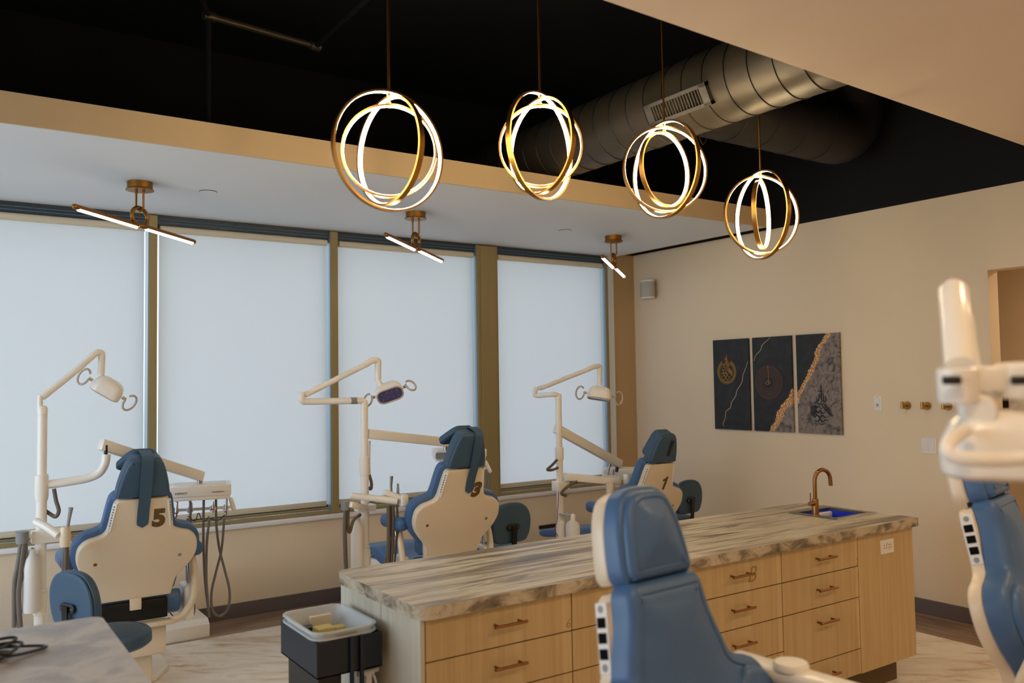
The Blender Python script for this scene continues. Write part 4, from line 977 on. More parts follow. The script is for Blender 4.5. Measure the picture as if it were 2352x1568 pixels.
# ------------------------------------------------------------------ delivery units with lamp poles
def put(mb, name, m, t, smooth=40):
    o = mb.obj(name, m, t, smooth)
    if t.parent is None and t.type == 'EMPTY': o.location = -t.location
    return o
def lamp_head(c, rot, t, scale=1.0, mlens=None, handles=(-1, 1)):
    """lamp head centred at c (world), rot = Euler; dome up, lens down, loop handles at +-x"""
    K = Matrix.Translation(c) @ Euler(rot, 'XYZ').to_matrix().to_4x4() @ Matrix.Scale(scale, 4)
    base = rrect(0.170, 0.115, 0.045, 6)
    b = bmesh.new(); rings = []
    for (sc_, z) in ((0.90, -0.030), (0.98, -0.030), (1.0, -0.022), (0.99, -0.002), (0.95, 0.018), (0.86, 0.036), (0.70, 0.050), (0.45, 0.058), (0.15, 0.061)):
        rings.append([b.verts.new((x * sc_, y * sc_ , z)) for x, y in base])
    for A, B in zip(rings, rings[1:]):
        for k in range(len(A)): b.faces.new((A[k], A[(k + 1) % len(A)], B[(k + 1) % len(A)], B[k]))
    b.faces.new(rings[-1]); b.transform(K)
    h = put(MB().add_bm(b), 'lamp_head', M['white'], t)
    l = MB().prism([(x * 0.88, y * 0.86) for x, y in base], -0.029, -0.020, mtx=K).obj('lens', mlens or M['lens'], h)
    MB().tube([K @ Vector((x * 0.93, y * 0.92, -0.030)) for x, y in base], 0.005 * scale, 8, closed=True).obj('lens_rim', M['handle_c'], h)
    for ix in (-0.05, -0.017, 0.017, 0.05):
        for iy in (-0.022, 0.022): MB().add_bm(_lens_bump(K, ix, iy)).obj('reflector', M['steel'], h)
    for sgn in handles:
        pts = [K @ Vector((sgn * (0.088 + 0.0), 0.0, 0.0)), K @ Vector((sgn * 0.112, 0.0, 0.0))]
        MB().tube(pts, 0.009 * scale, 12).obj('handle_stub', M['handle_c'], h)
        loop = [K @ Vector((sgn * (0.137 - 0.028 * math.cos(q)), -0.016 * math.cos(q), -0.006 - 0.046 * math.sin(q))) for q in [R(-8) + R(322) * k / 24 for k in range(25)]]
        MB().tube(loop, 0.0062 * scale, 10).obj('handle', M['handle_c'], h)
    return h
def _lens_bump(K, x, y):
    b = bmesh.new(); bmesh.ops.create_uvsphere(b, u_segments=10, v_segments=6, radius=0.008)
    for v in b.verts: v.co = Vector((v.co.x * 0.5 + x, v.co.y * 1.3 + y, v.co.z * 0.4 - 0.028))
    b.transform(K); return b
def bar_box(p0, p1, w, h, bev=0.006):
    p0, p1 = Vector(p0), Vector(p1); d = p1 - p0; L_ = d.length; d.normalize()
    s_ = Vector((0, 0, 1)).cross(d).normalized(); u_ = d.cross(s_)
    return MB().box((0, -w / 2, -h / 2), (L_, w / 2, h / 2), bev, 2, mtx=frame(p0, d, s_, u_))
def T(pts, r, n=6, seg=12): return MB().tube(smooth_path(pts, n), r, seg)
def zof(px, py, y): return at(px, py, y).z
def unit_base(name_label, px, Y, ytop):
    p = at(px, 1000, Y); X, = (p.x,)
    t = thing('dental_delivery_unit', name_label, 'dental unit', (X, Y, 0), group='white delivery units with lamp poles')
    return t, X
def pole_at(t, X, Y, ztop, zc0, zc1, zs0, zs1, zb):
    put(MB().lathe([(0.030, 0.0), (0.030, zb), (0.027, zb)], (X, Y, 0.0), 24).lathe([(0.026, zb - 0.01), (0.026, zc0)], (X, Y, 0), 24).lathe([(0.0235, zc0 - 0.01), (0.0235, ztop - 0.045)], (X, Y, 0), 24), 'pole', M['white'], t)
    put(MB().lathe([(0.0245, zc0 - 0.02), (0.031, zc0), (0.033, zc0 + 0.012), (0.033, zc1), (0.027, zc1 + 0.006), (0.0235, zc1 + 0.006)], (X, Y, 0), 28), 'collar', M['white'], t)
    put(MB().lathe([(0.0295, zs0), (0.034, zs0 + 0.003), (0.034, zs1), (0.030, zs1 + 0.004)], (X, Y, 0), 28), 'socket', M['white'], t)
    put(MB().lathe([(0.0225, ztop - 0.045), (0.0245, ztop - 0.043), (0.0245, ztop - 0.012), (0.018, ztop), (0.0, ztop + 0.002)], (X, Y, 0), 24), 'pole_cap', M['white'], t)
    put(MB().lathe([(0.10, 0.001), (0.10, 0.02), (0.04, 0.03)], (X, Y, 0), 28), 'floor_flange', M['white'], t)
def bottle(t, c, r, h, tall=True):
    put(MB().lathe([(r * 0.9, 0.0), (r, 0.01), (r, h * 0.72), (r * 0.8, h * 0.86), (r * 0.42, h * 0.95), (r * 0.38, h)], c, 24), 'water_bottle', M['white2'], t)

# --- unit of chair 5
Y = 5.10
t, X = unit_base('white delivery unit with lamp pole at the left, beside chair 5', 97, Y, 905)
pole_at(t, X, Y, zof(97, 932, Y), zof(97, 1145, Y), zof(97, 1092, Y), zof(90, 1412, Y), zof(90, 1360, Y), zof(90, 1350, Y))
put(T([at(92, 940, Y), at(92, 920, Y), at(93, 908, Y)], 0.014).add_bm(bmesh.new()), 'lamp_knuckle', M['white'], t)
put(T([at(97, 912, Y), at(160, 862, 5.13), at(214, 816, 5.16)], 0.0185), 'lamp_arm', M['white'], t)
put(T([at(206, 822, 5.16), at(222, 810, 5.17), at(233, 812, 5.18), at(233, 830, 5.18), at(232, 862, 5.18)], [0.019] * 24 + [0.017]), 'lamp_drop', M['white'], t)
lamp_head(at(247, 893, 5.16), (R(12), R(33), R(-12)), t, 1.0)
put(T([at(112, 1112, Y), at(150, 1107, 5.08), at(200, 1098, 5.06), at(228, 1085, 5.04), at(241, 1064, 5.03), at(244, 1043, 5.03)], 0.0225, 6, 16), 'tray_arm_lower', M['white'], t)
put(MB().cyl(at(243, 1046, 5.03), at(243, 1022, 5.03), 0.0095), 'arm_pivot', M['blk'], t)
ab = put(bar_box(at(231, 1020, 5.03), at(464, 1094, 5.42), 0.040, 0.060), 'tray_arm_upper', M['white'], t)
MB().cyl(at(459, 1100, 5.42), at(459, 1114, 5.42), 0.016).obj('arm_joint', M['steel'], ab)
def tray(t, c, yaw, w, dpt, h, texts=True):
    K = Matrix.Translation(c) @ Matrix.Rotation(yaw, 4, 'Z')
    hd = put(MB().prism(rrect(w, dpt, 0.022), -h / 2 + 0.022, h / 2, mtx=K, bev=0.006).prism(rrect(w - 0.012, dpt - 0.012, 0.02), -h / 2, -h / 2 + 0.024, mtx=K, bev=0.004), 'tray_head', M['white'], t)
    MB().prism(rrect(w - 0.06, dpt - 0.05, 0.012), h / 2 - 0.001, h / 2 + 0.004, mtx=K, bev=0.001, seg=1).obj('tray_mat', M['white2'], hd)
    if texts:
        for bdy, x, sz in (('INFINITY', -w * 0.28, 0.018), ('DANSEREAU', w * 0.29, 0.0125)):
            text_mesh('lettering', bdy, sz, M['txt_grey'], hd, K @ frame((x, -dpt / 2 - 0.0008, 0.002), (1, 0, 0), (0, 0, 1), (0, -1, 0)), 0.0004, 0.0002)
    return hd, K
hd, K = tray(t, at(459, 1127, 5.45), R(-15), 0.365, 0.24, 0.088)
put(bar_box(K @ Vector((0.022, -0.02, -0.03)), K @ Vector((0.022, -0.02, -0.115)), 0.06, 0.03, 0.012), 'rail_bracket', M['white'], t)
rl = put(T([K @ Vector((-0.165, -0.04, -0.105)), K @ Vector((0.0, -0.04, -0.105)), K @ Vector((0.19, -0.04, -0.105))], 0.0085), 'instrument_rail', M['white'], t)
MB().capsule(K @ Vector((0.198, -0.04, -0.115)), K @ Vector((0.182, -0.04, -0.060)), 0.014).obj('rail_grip', M['white'], rl)
for q in (-0.135, -0.055, 0.075, 0.150):
    MB().lathe([(0.018, -0.010), (0.020, -0.004), (0.020, 0.004), (0.018, 0.010)], K @ Vector((q, -0.055, -0.105)), 20, axis=(0.2, 1, 0)).obj('holder', M['white2'], rl)
for q, z0, z1, r_, mm in ((-0.135, -0.14, -0.055, 0.009, 'steel'), (-0.052, -0.13, -0.08, 0.007, 'steel'), (0.072, -0.13, -0.08, 0.007, 'steel'), (0.150, -0.15, -0.045, 0.0075, 'steel')):
    hp = put(MB().tube([K @ Vector((q, -0.075, z0)), K @ Vector((q + 0.004, -0.07, (z0 + z1) / 2)), K @ Vector((q + 0.007, -0.065, z1)), K @ Vector((q + 0.008, -0.065, z1 + 0.02))], [r_, r_, r_ * 0.8, r_ * 0.4], 12), 'handpiece', M[mm], t)
    MB().tube([K @ Vector((q, -0.075, z0 + 0.02)), K @ Vector((q + 0.001, -0.075, z0 + 0.026))], r_ * 1.1, 12).obj('red_band', M['red'], hp)
Yh = 5.38
def hose(t, pts, r=0.0075, m='hose', n=8): return put(T([at(*p) for p in pts], r, n, 10), 'hose', M[m], t)
hose(t, [(437, 1145, Yh), (437, 1220, Yh), (437, 1290, Yh), (442, 1360, Yh), (446, 1400, Yh), (441, 1414, Yh - .02), (434, 1404, Yh - .03), (430, 1360, Yh - .05), (430, 1270, Yh - .06), (431, 1190, Yh - .06)])
hose(t, [(468, 1145, Yh), (467, 1230, Yh), (470, 1320, Yh), (476, 1380, Yh), (481, 1414, Yh - .02), (479, 1400, Yh - .03), (474, 1330, Yh - .05), (475, 1250, Yh - .06), (481, 1190, Yh - .06)])
hose(t, [(496, 1145, Yh), (497, 1205, Yh), (504, 1260, Yh), (516, 1308, Yh), (527, 1355, Yh), (524, 1395, Yh), (505, 1414, Yh), (488, 1400, Yh - .02), (486, 1360, Yh - .03), (497, 1310, Yh - .05), (509, 1260, Yh - .06), (515, 1190, Yh - .06)])
hose(t, [(404, 1185, Yh - .06), (401, 1230, Yh - .06), (400, 1300, Yh - .03)], 0.004)
hose(t, [(432, 1185, Yh - .05), (447, 1196, Yh), (456, 1178, Yh), (462, 1190, Yh), (472, 1196, Yh), (480, 1186, Yh - .05)], 0.0028, 'blk', 6)
hose(t, [(482, 1190, Yh - .04), (500, 1195, Yh), (516, 1182, Yh - .05)], 0.0028, 'blk', 6)
hose(t, [(388, 1398, 5.3), (395, 1412, 5.3), (415, 1420, 5.3), (430, 1400, 5.32)], 0.003, 'blk', 6)
put(T([at(124, 1122, Y - .02), at(129, 1150, Y - .03), at(135, 1172, Y - .04), at(128, 1186, Y - .03), at(115, 1180, Y), at(104, 1172, Y)], 0.010), 'cable_sleeve', M['hose_b'], t)
put(MB().box((X - 0.045, Y - 0.035, zof(97, 1246, Y)), (X + 0.10, Y + 0.035, zof(97, 1217, Y)), 0.006), 'assistant_block', M['white'], t)
put(T([at(82, 1197, 4.98), at(110, 1212, 4.92), at(134, 1229, 4.88)], 0.0195), 'assistant_arm', M['white'], t)
hb = put(MB().lathe([(0.024, -0.05), (0.026, -0.045), (0.026, 0.02), (0.022, 0.05)], at(150, 1232, 4.88), 20), 'assistant_holder', M['plastic'], t)
put(MB().tube([at(155, 1215, 4.88), at(158, 1195, 4.88), at(162, 1172, 4.88), at(163, 1165, 4.88)], [0.008, 0.008, 0.010, 0.012], 12), 'suction_tip', M['grey'], t)
put(T([at(152, 1250, 4.88), at(152, 1290, 4.88), at(150, 1345, 4.9)], 0.013), 'suction_hose', M['hose_b'], t)
hose(t, [(147, 1250, 4.9), (144, 1300, 4.9), (145, 1345, 4.92)], 0.006)
cp = put(MB().lathe([(0.026, -0.03), (0.030, -0.02), (0.030, 0.026), (0.032, 0.030), (0.0, 0.031)], at(51, 1234, 5.05), 20), 'hose_cup', M['grey'], t)
put(bar_box(at(60, 1232, 5.05), at(90, 1230, 5.10), 0.02, 0.02), 'cup_arm', M['white'], t)
hose(t, [(55, 1246, 5.05), (47, 1310, 5.05), (42, 1370, 5.05), (46, 1440, 5.06)], 0.014, 'hose')
hose(t, [(48, 1248, 5.05), (40, 1300, 5.05), (33, 1340, 5.05), (32, 1440, 5.06)], 0.011, 'hose')
hose(t, [(60, 1246, 5.05), (60, 1290, 5.05), (54, 1330, 5.05), (60, 1290, 5.08), (76, 1258, 5.10)], 0.008, 'hose')
bottle(t, at(72, 1405, 5.06), 0.042, at(72, 1262, 5.06).z - at(72, 1405, 5.06).z)

# --- unit of chair 3
Y = 5.0
t, X = unit_base('white delivery unit with lamp pole between chairs 5 and 3', 837, Y, 905)
pole_at(t, X, Y, zof(840, 921, Y), zof(837, 1088, Y), zof(837, 1050, Y), zof(840, 1300, Y), zof(840, 1262, Y), zof(840, 1255, Y))
put(T([at(839, 926, Y), at(832, 920, Y), at(815, 920, Y), at(760, 921, 5.03), at(706, 922, 5.06), at(694, 920, 5.06), at(693, 908, 5.06), at(696, 901, 5.06)], 0.0205, 6, 16), 'lamp_arm_lower', M['white'], t)
put(MB().cyl(at(805, 920, Y), at(820, 920, Y), 0.0215, 20), 'grey_sleeve', M['grey'], t)
put(T([at(700, 906, 5.06), at(712, 901, 5.06), at(780, 867, 5.05), at(846, 834, 5.03)], 0.0185), 'lamp_arm_upper', M['white'], t)
put(T([at(838, 838, 5.03), at(855, 828, 5.03), at(868, 829, 5.03), at(868, 845, 5.03), at(868, 872, 5.03)], [0.021] * 24 + [0.019]), 'lamp_drop', M['white'], t)
put(MB().tube([at(868, 870, 5.03), at(872, 882, 5.02), at(885, 893, 5.0)], [0.018, 0.020, 0.026], 16), 'lamp_neck', M['white'], t)
lamp_head(at(894, 900, 4.99), (R(-48), R(-18), R(-26)), t, 1.05)
ab = put(bar_box(at(846, 996, 5.0), at(1033, 1016, 5.10), 0.045, 0.062), 'tray_arm', M['white'], t)
MB().cyl(at(1024, 1024, 5.1), at(1024, 1034, 5.1), 0.016).obj('arm_joint', M['steel'], ab)
hd, K = tray(t, at(1054, 1042, 5.22), R(-24), 0.37, 0.24, 0.075, texts=False)
MB().prism(rrect(0.10, 0.045, 0.01), 0.0, 0.003, mtx=K @ frame((-0.125, -0.1215, 0.0), (1, 0, 0), (0, 0, 1), (0, -1, 0))).obj('control_panel', M['grey'], hd)
rl = put(T([K @ Vector((-0.165, -0.04, -0.105)), K @ Vector((0.0, -0.04, -0.105)), K @ Vector((0.19, -0.04, -0.105))], 0.0085), 'instrument_rail', M['white'], t)
MB().capsule(K @ Vector((0.215, -0.04, -0.125)), K @ Vector((0.185, -0.04, -0.060)), 0.014).obj('rail_grip', M['white'], rl)
put(bar_box(K @ Vector((0.022, -0.02, -0.03)), K @ Vector((0.022, -0.02, -0.115)), 0.06, 0.03, 0.012), 'rail_bracket', M['white'], t)
for q, z0, z1 in ((-0.13, -0.14, -0.06), (-0.05, -0.13, -0.08), (0.07, -0.13, -0.08), (0.155, -0.16, -0.04)):
    put(MB().tube([K @ Vector((q, -0.075, z0)), K @ Vector((q + 0.005, -0.068, z1)), K @ Vector((q + 0.008, -0.065, z1 + 0.02))], [0.008, 0.0065, 0.003], 12), 'handpiece', M['steel'], t)
hose(t, [(1119, 1090, 5.15), (1117, 1115, 5.15), (1114, 1150, 5.17), (1116, 1180, 5.2), (1125, 1120, 5.22), (1118, 1062, 5.25)], 0.0065)
hose(t, [(1040, 1066, 5.2), (1040, 1150, 5.2), (1045, 1240, 5.2), (1052, 1150, 5.22), (1050, 1064, 5.22)], 0.0065)
put(T([at(849, 1012, 5.03), at(848, 1060, 5.03), at(849, 1092, 5.04)], 0.0075), 'conduit', M['white'], t)
put(T([at(848, 1090, 5.04), at(853, 1108, 5.02), at(852, 1122, 5.02), at(846, 1120, 5.03)], 0.010), 'cable_sleeve', M['hose_b'], t)
put(MB().box((X - 0.06, Y - 0.045, zof(837, 1173, Y)), (X + 0.06, Y + 0.04, zof(837, 1158, Y)), 0.006), 'assistant_block', M['white'], t)
put(bar_box(at(842, 1166, 4.97), at(802, 1158, 4.90), 0.05, 0.035), 'assistant_link', M['white'], t)
put(T([at(805, 1138, 4.90), at(850, 1143, 4.86), at(912, 1151, 4.80)], 0.0205), 'assistant_arm', M['white'], t)
put(MB().box((-0.026, -0.026, -0.04), (0.026, 0.026, 0.035), 0.012, 3, mtx=Matrix.Translation(at(927, 1148, 4.80))), 'assistant_holder', M['white'], t)
put(MB().capsule(at(886, 1130, 4.83), at(920, 1143, 4.80), 0.018), 'suction_rail', M['white'], t)
put(MB().tube([at(899, 1135, 4.82), at(898, 1115, 4.82), at(899, 1098, 4.82), at(899, 1093, 4.82)], [0.007, 0.008, 0.010, 0.011], 12), 'suction_tip', M['steel'], t)
put(MB().tube([at(914, 1140, 4.82), at(914, 1122, 4.82), at(914, 1110, 4.82)], [0.010, 0.008, 0.006], 12), 'saliva_valve', M['grey'], t)
for x0, x1, r_ in ((892, 891, 0.012), (902, 898, 0.012), (912, 905, 0.007)): hose(t, [(x0, 1160, 4.82), (x0 + 1, 1210, 4.82), (x1, 1310, 4.84)], r_, 'hose_b')
hose(t, [(896, 1160, 4.85), (897, 1220, 4.85), (884, 1295, 4.85)], 0.005, 'hose_b')
put(MB().lathe([(0.022, -0.03), (0.026, -0.02), (0.026, 0.02), (0.028, 0.024), (0.0, 0.025)], at(793, 1160, 4.92), 20), 'hose_cup', M['grey'], t)
hose(t, [(794, 1168, 4.92), (792, 1210, 4.92), (793, 1260, 4.92), (796, 1330, 4.94)], 0.013, 'hose_b')
hose(t, [(800, 1168, 4.92), (799, 1200, 4.92), (803, 1222, 4.92), (812, 1195, 4.94), (828, 1181, 4.96)], 0.010, 'hose_b')
bottle(t, at(821, 1310, 4.98), 0.040, at(821, 1190, 4.98).z - at(821, 1310, 4.98).z)

# --- unit of chair 1
Y = 5.1
t, X = unit_base('white delivery unit with lamp pole in front of chair 1', 1284, Y, 905)
pole_at(t, X, Y, zof(1283, 904, Y), zof(1286, 1054, Y), zof(1286, 1028, Y), zof(1290, 1232, Y), zof(1290, 1199, Y), zof(1290, 1192, Y))
put(T([at(1283, 910, Y), at(1276, 906, Y), at(1262, 906, 5.12), at(1240, 908, 5.25), at(1230, 907, 5.28), at(1229, 898, 5.28), at(1232, 890, 5.28)], 0.0190, 6, 16), 'lamp_arm_lower', M['white'], t)
put(T([at(1237, 891, 5.28), at(1250, 888, 5.27), at(1300, 868, 5.24), at(1354, 847, 5.2)], 0.0180), 'lamp_arm_upper', M['white'], t)
put(T([at(1348, 849, 5.2), at(1364, 842, 5.2), at(1377, 842, 5.2), at(1377, 855, 5.2), at(1377, 884, 5.2)], [0.020] * 24 + [0.017]), 'lamp_drop', M['white'], t)
lamp_head(at(1377, 906, 5.16), (R(-10), R(9), R(-37)), t, 1.12)
ab = put(bar_box(at(1276, 983, 5.13), at(1425, 1066, 5.3), 0.045, 0.070), 'tray_arm', M['white'], t)
MB().cyl(at(1418, 1070, 5.3), at(1416, 1084, 5.3), 0.014).obj('arm_joint', M['blk'], ab)
hd, K = tray(t, at(1430, 1087, 5.42), R(-38), 0.34, 0.22, 0.085)
put(MB().box((-0.10, -0.06, -0.012), (0.10, 0.06, 0.012), 0.004, mtx=Matrix.Translation(at(1412, 1094, 5.2)) @ Matrix.Rotation(R(-40), 4, 'Z')), 'instrument_tray', M['white2'], t)
put(MB().tube([at(1396, 1090, 5.2), at(1400, 1070, 5.2), at(1401, 1066, 5.2)], [0.008, 0.008, 0.012], 12), 'suction_tip', M['steel'], t)
put(MB().tube([at(1409, 1090, 5.2), at(1409, 1078, 5.2)], 0.008, 12), 'handpiece', M['steel'], t)
put(MB().box((X - 0.05, Y - 0.05, zof(1286, 1126, Y)), (X + 0.055, Y + 0.04, zof(1286, 1104, Y)), 0.006), 'assistant_block', M['white'], t)
put(bar_box(at(1296, 1094, 5.05), at(1424, 1106, 4.95), 0.045, 0.055), 'assistant_arm', M['white'], t)
put(MB().lathe([(0.026, -0.035), (0.028, -0.03), (0.028, 0.035), (0.026, 0.04)], at(1440, 1100, 4.95), 20), 'assistant_holder', M['white'], t)
put(MB().lathe([(0.030, -0.05), (0.034, 0.03), (0.036, 0.035), (0.0, 0.036)], at(1402, 1118, 4.92), 20), 'hose_cup', M['plastic'], t)
put(T([at(1279, 1056, Y - .03), at(1268, 1068, Y - .04), at(1257, 1078, Y - .04), at(1268, 1079, Y - .04), at(1281, 1074, Y - .02)], 0.010), 'cable_sleeve', M['hose_b'], t)
put(T([at(1325, 1106, 5.0), at(1308, 1114, 5.0), at(1294, 1126, 5.0), at(1290, 1134, 5.0), at(1300, 1138, 5.02)], 0.011), 'cable_sleeve', M['hose_b'], t)
hose(t, [(1283, 1130, 5.06), (1281, 1170, 5.06), (1280, 1195, 5.05), (1274, 1215, 5.05), (1282, 1232, 5.06)], 0.003, 'red')
put(bar_box(at(1284, 1180, 5.08), at(1312, 1184, 5.0), 0.03, 0.008), 'bottle_clamp', M['steel'], t)
bottle(t, at(1316, 1240, 5.0), 0.054, 0.15)
put(MB().lathe([(0.020, 0), (0.020, 0.035), (0.012, 0.045)], at(1316, 1194, 5.0), 18), 'bottle_cap', M['white'], t)

# floor box of chair 5 by the wall, black strip low on the window wall
tag(MB().prism([(6.10, 0.001), (6.10, 0.085), (6.15, 0.118), (6.44, 0.118), (6.44, 0.001)], 1.0, 1.60, mtx=SIDE(0), bev=0.004).obj('floor_box', M['white'], smooth=30), 'white floor box against the wall behind chair 5', 'floor box')
tag(MB().box((2.80, 6.10, 0.001), (3.4, 6.44, 0.118), 0.01).obj('floor_box', M['white'], smooth=30), 'white floor box just visible past the island corner', 'floor box')
tag(MB().box((4.68, WY - 0.012, 0.345), (4.92, WY, 0.378)).obj('wall_strip', M['blk'], smooth=0), 'short black strip low on the wall behind chair 1', 'wall strip')

# ------------------------------------------------------------------ close, out-of-focus lamp at the right
p_end = dep(2520, 868, 1.45)
t = thing('dental_lamp', 'blurred white lamp on a jointed arm, close at the right edge', 'dental lamp', (p_end.x, p_end.y, 0))
put(MB().tube([dep(2187, 655, 1.52), dep(2190, 668, 1.51), dep(2198, 750, 1.45), dep(2207, 845, 1.38)], [0.016, 0.0245, 0.0245, 0.0245], 24), 'spring_arm', M['white'], t)
put(MB().tube([dep(2224, 728, 1.52), dep(2232, 790, 1.48), dep(2242, 850, 1.44)], 0.0085, 12), 'arm_rod', M['white'], t)
put(MB().lathe([(0.030, -0.032), (0.033, -0.026), (0.033, 0.022), (0.028, 0.026)], dep(2203, 880, 1.38), 28), 'elbow_hub', M['white'], t)
put(bar_box(dep(2210, 870, 1.38), dep(2345, 868, 1.38), 0.05, 0.042, 0.008), 'link_block', M['white'], t)
put(MB().lathe([(0.038, -0.030), (0.042, -0.024), (0.042, 0.020), (0.034, 0.028), (0.0, 0.030)], dep(2345, 872, 1.38), 28), 'second_hub', M['white'], t)
put(MB().tube([dep(2345, 868, 1.40), dep(2430, 868, 1.43), p_end], 0.022, 16), 'horizontal_arm', M['white'], t)
put(MB().cyl((p_end.x, p_end.y, 0), (p_end.x, p_end.y, p_end.z + 0.03), 0.028, 20), 'pole', M['white'], t)
for px in (2186, 2344): put(MB().box((-0.014, -0.004, -0.007), (0.014, 0.004, 0.007), 0.006, 3, mtx=Matrix.Translation(dep(px, 873, 1.345)) @ Matrix.Rotation(-R(62), 4, 'Z')), 'socket_hole', M['blk'], t)
put(MB().tube([dep(2208, 905, 1.38), dep(2210, 930, 1.38), dep(2212, 960, 1.38)], [0.009, 0.008, 0.005], 12), 'lock_pin', M['white'], t)
put(MB().lathe([(0.022, -0.02), (0.026, -0.014), (0.026, 0.014), (0.022, 0.02)], dep(2250, 940, 1.37), 24, axis=(0.85, 0.45, 0.15)), 'yoke_cap', M['white'], t)
put(T([dep(2345, 890, 1.38), dep(2352, 930, 1.38), dep(2330, 955, 1.38), dep(2300, 962, 1.38)], 0.014), 'yoke_tube', M['white'], t)
put(MB().tube([dep(2256, 955, 1.37), dep(2262, 990, 1.37), dep(2275, 1020, 1.37)], [0.022, 0.020, 0.030], 20), 'yoke', M['white'], t)
lamp_head(dep(2302, 1034, 1.38), (R(8), R(0), R(-58)), t, 1.08, handles=())
put(MB().tube(smooth_path([dep(2218, 988, 1.34), dep(2192, 1005, 1.32), dep(2176, 1028, 1.30), dep(2190, 1048, 1.29), dep(2240, 1055, 1.28), dep(2300, 1056, 1.28), dep(2380, 1050, 1.28)], 6), 0.0115, 14), 'guard_handle', M['white'], t)

# ------------------------------------------------------------------ near-left worktop with cables
countertop(-1.6, 0.452, 2.05, 3.0, 0.955, 1.0, M['stone_g'], M['stone_g'], 'countertop', 'grey mottled worktop at the lower left corner of the photo', 0.04)
tag(MB().box((-1.57, 2.08, 0.0), (0.42, 2.96, 0.955), 0.002, 1).obj('base_cabinet', M['laminate_g'], smooth=0), 'cabinet under the grey worktop at the lower left', 'cabinet')
t = thing('cable_bundle', 'tangle of black cables on the grey worktop', 'cable', (0.17, 2.72, 1.0))
rr = random.Random(3)
for k in range(5):
    c0 = Vector((-0.045 + rr.uniform(-.02, .02), -0.05 + rr.uniform(-.03, .03), 0.009 + 0.007 * k)); a_ = rr.uniform(0.035, 0.06); ph = rr.uniform(0, 3)
    MB().tube([c0 + Vector((a_ * math.cos(q) * 1.3 + 0.01 * math.sin(3 * q), a_ * 0.9 * math.sin(q + ph * 0.2), 0.004 * math.sin(2 * q))) for q in [2 * PI * j / 28 for j in range(28)]], 0.0042, 8, closed=True).obj('cable_loop', M['blk'], t)
MB().tube(smooth_path([(-0.06, -0.03, 0.012), (-0.02, 0.03, 0.012), (0.06, 0.02, 0.008), (0.10, -0.01, 0.006), (0.05, -0.04, 0.006), (0.0, -0.06, 0.01)], 6), 0.004, 8).obj('cable_end', M['blk'], t)

# ------------------------------------------------------------------ navy trolley
cx_, cy_ = 1.300, 3.215
t = thing('utility_trolley', 'navy utility trolley at the left end of the island', 'trolley', (cx_, cy_, 0))
def tub(b, x0, x1, y0, y1, z0, z1, th=0.004, taper=0.0):
    b.box((x0 + taper, y0 + taper, z0), (x1 - taper, y1 - taper, z0 + th))
    return b.box((x0, y0, z0), (x0 + th, y1, z1)).box((x1 - th, y0, z0), (x1, y1, z1)).box((x0 + th, y0, z0), (x1 - th, y0 + th, z1)).box((x0 + th, y1 - th, z0), (x1 - th, y1, z1))
tub(MB(), -0.122, 0.140, -0.185, 0.205, 0.640, 0.770, 0.005).obj('upper_tray', M['navy'], t, smooth=0)
tub(MB(), -0.115, 0.135, -0.180, 0.200, 0.330, 0.43, 0.005).obj('middle_tray', M['navy'], t, smooth=0)
tub(MB(), -0.115, 0.135, -0.180, 0.200, 0.06, 0.16, 0.005).obj('bottom_tray', M['navy'], t, smooth=0)
for x in (0.012, 0.052): MB().box((x - 0.008, -0.200, 0.05), (x + 0.008, -0.186, 0.775), 0.004).obj('front_post', M['navy'], t)
for x in (0.012, 0.052): MB().box((x - 0.008, 0.206, 0.05), (x + 0.008, 0.220, 0.775), 0.004).obj('back_post', M['navy'], t)
for x, y in ((-0.10, -0.16), (0.12, -0.16), (-0.10, 0.18), (0.12, 0.18)): MB().cyl((x - 0.01, y, 0.03), (x + 0.01, y, 0.03), 0.029, 16).cyl((x, y, 0.03), (x, y, 0.07), 0.007, 8).obj('caster', M['blk'], t)
MB().box((-0.1105, -0.155, 0.47), (-0.1065, -0.04, 0.555)).obj('side_label', M['white2'], t, smooth=0)
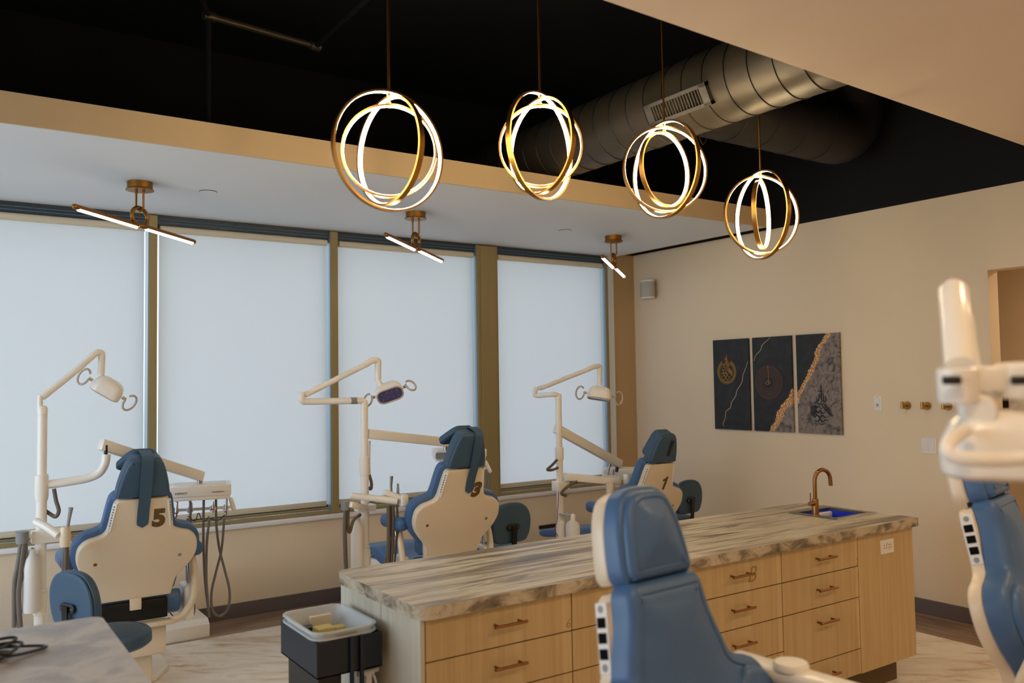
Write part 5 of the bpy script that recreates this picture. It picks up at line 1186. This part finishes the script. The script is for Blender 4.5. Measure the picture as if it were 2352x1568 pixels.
def clear_bin(z, label, h=0.10):
    t = thing('plastic_bin', label, 'bin', (cx_ - 0.0, cy_ + 0.005, z), group='stacked clear plastic bins')
    out = rrect(0.245, 0.365, 0.05, 6); b = bmesh.new(); rings = []
    for (dx, zz) in ((0.022, 0.0), (0.016, 0.008), (0.0, h), (-0.010, h + 0.001), (-0.010, h - 0.006), (0.002, h - 0.006), (0.019, 0.010), (0.026, 0.004)):
        rings.append([b.verts.new((x * (1 - dx / 0.1225), y * (1 - dx / 0.1825), zz)) for x, y in out])
    for A, B in zip(rings, rings[1:]):
        for k in range(len(A)): b.faces.new((A[k], A[(k + 1) % len(A)], B[(k + 1) % len(A)], B[k]))
    b.faces.new(rings[-1]); b.faces.new(list(reversed(rings[0])))
    MB().add_bm(b).obj('bin_body', M['frost'], t)
    for s_ in (-1, 1): MB().prism([(x, y) for x, y in rrect(0.085, 0.020, 0.009)], 0.0, 0.002, mtx=frame((0.0, s_ * 0.1835, h - 0.027), (1, 0, 0), (0, 0, 1), (0, s_, 0))).obj('grip_slot', M['grey'], t)
    return t
clear_bin(0.680, 'lower of two nested clear plastic bins on the navy trolley')
clear_bin(0.703, 'upper of two nested clear plastic bins, holding small boxes')
def card(lo, hi, m_, lab, cat='box'): return tag(MB().box(lo, hi, 0.0015, 1).obj('carton', m_, smooth=0), lab, cat, 'cartons in the clear bin')
card((1.27, 3.33, 0.72), (1.36, 3.352, 0.785), M['cream_card'], 'cream card standing at the back of the clear bin')
card((1.245, 3.19, 0.72), (1.315, 3.25, 0.772), M['yellow'], 'yellow carton lying in front in the clear bin')
card((1.33, 3.22, 0.72), (1.375, 3.262, 0.758), M['yellow'], 'smaller yellow carton on the right in the clear bin')
card((1.225, 3.265, 0.72), (1.262, 3.31, 0.765), M['blk'], 'black box behind the yellow carton in the clear bin')
card((1.300, 3.135, 0.72), (1.330, 3.165, 0.752), M['blue_tub'], 'small blue item at the front of the clear bin')
tag(tub(MB(), 1.195, 1.285, 3.06, 3.38, 0.44, 0.632, 0.004).obj('hanging_bin', M['blk'], smooth=0), 'black bin standing under the upper tray of the trolley', 'bin')
t = thing('spray_bottle', 'white trigger spray bottle beside the navy trolley', 'spray bottle', (1.400, 3.075, 0.435))
MB().lathe([(0.032, 0.0), (0.034, 0.01), (0.034, 0.09), (0.026, 0.12), (0.013, 0.135), (0.013, 0.15)], (0, 0, 0), 24).obj('bottle', M['white2'], t)
MB().box((-0.045, -0.012, 0.165), (0.028, 0.012, 0.190), 0.008, 3).box((-0.012, -0.012, 0.135), (0.014, 0.012, 0.175), 0.005).box((0.026, -0.008, 0.172), (0.045, 0.008, 0.188), 0.003).obj('trigger_head', M['white2'], t)
MB().tube([(0.022, 0, 0.165), (0.032, 0, 0.14), (0.036, 0, 0.115)], [0.006, 0.006, 0.005], 8).obj('trigger', M['white2'], t)
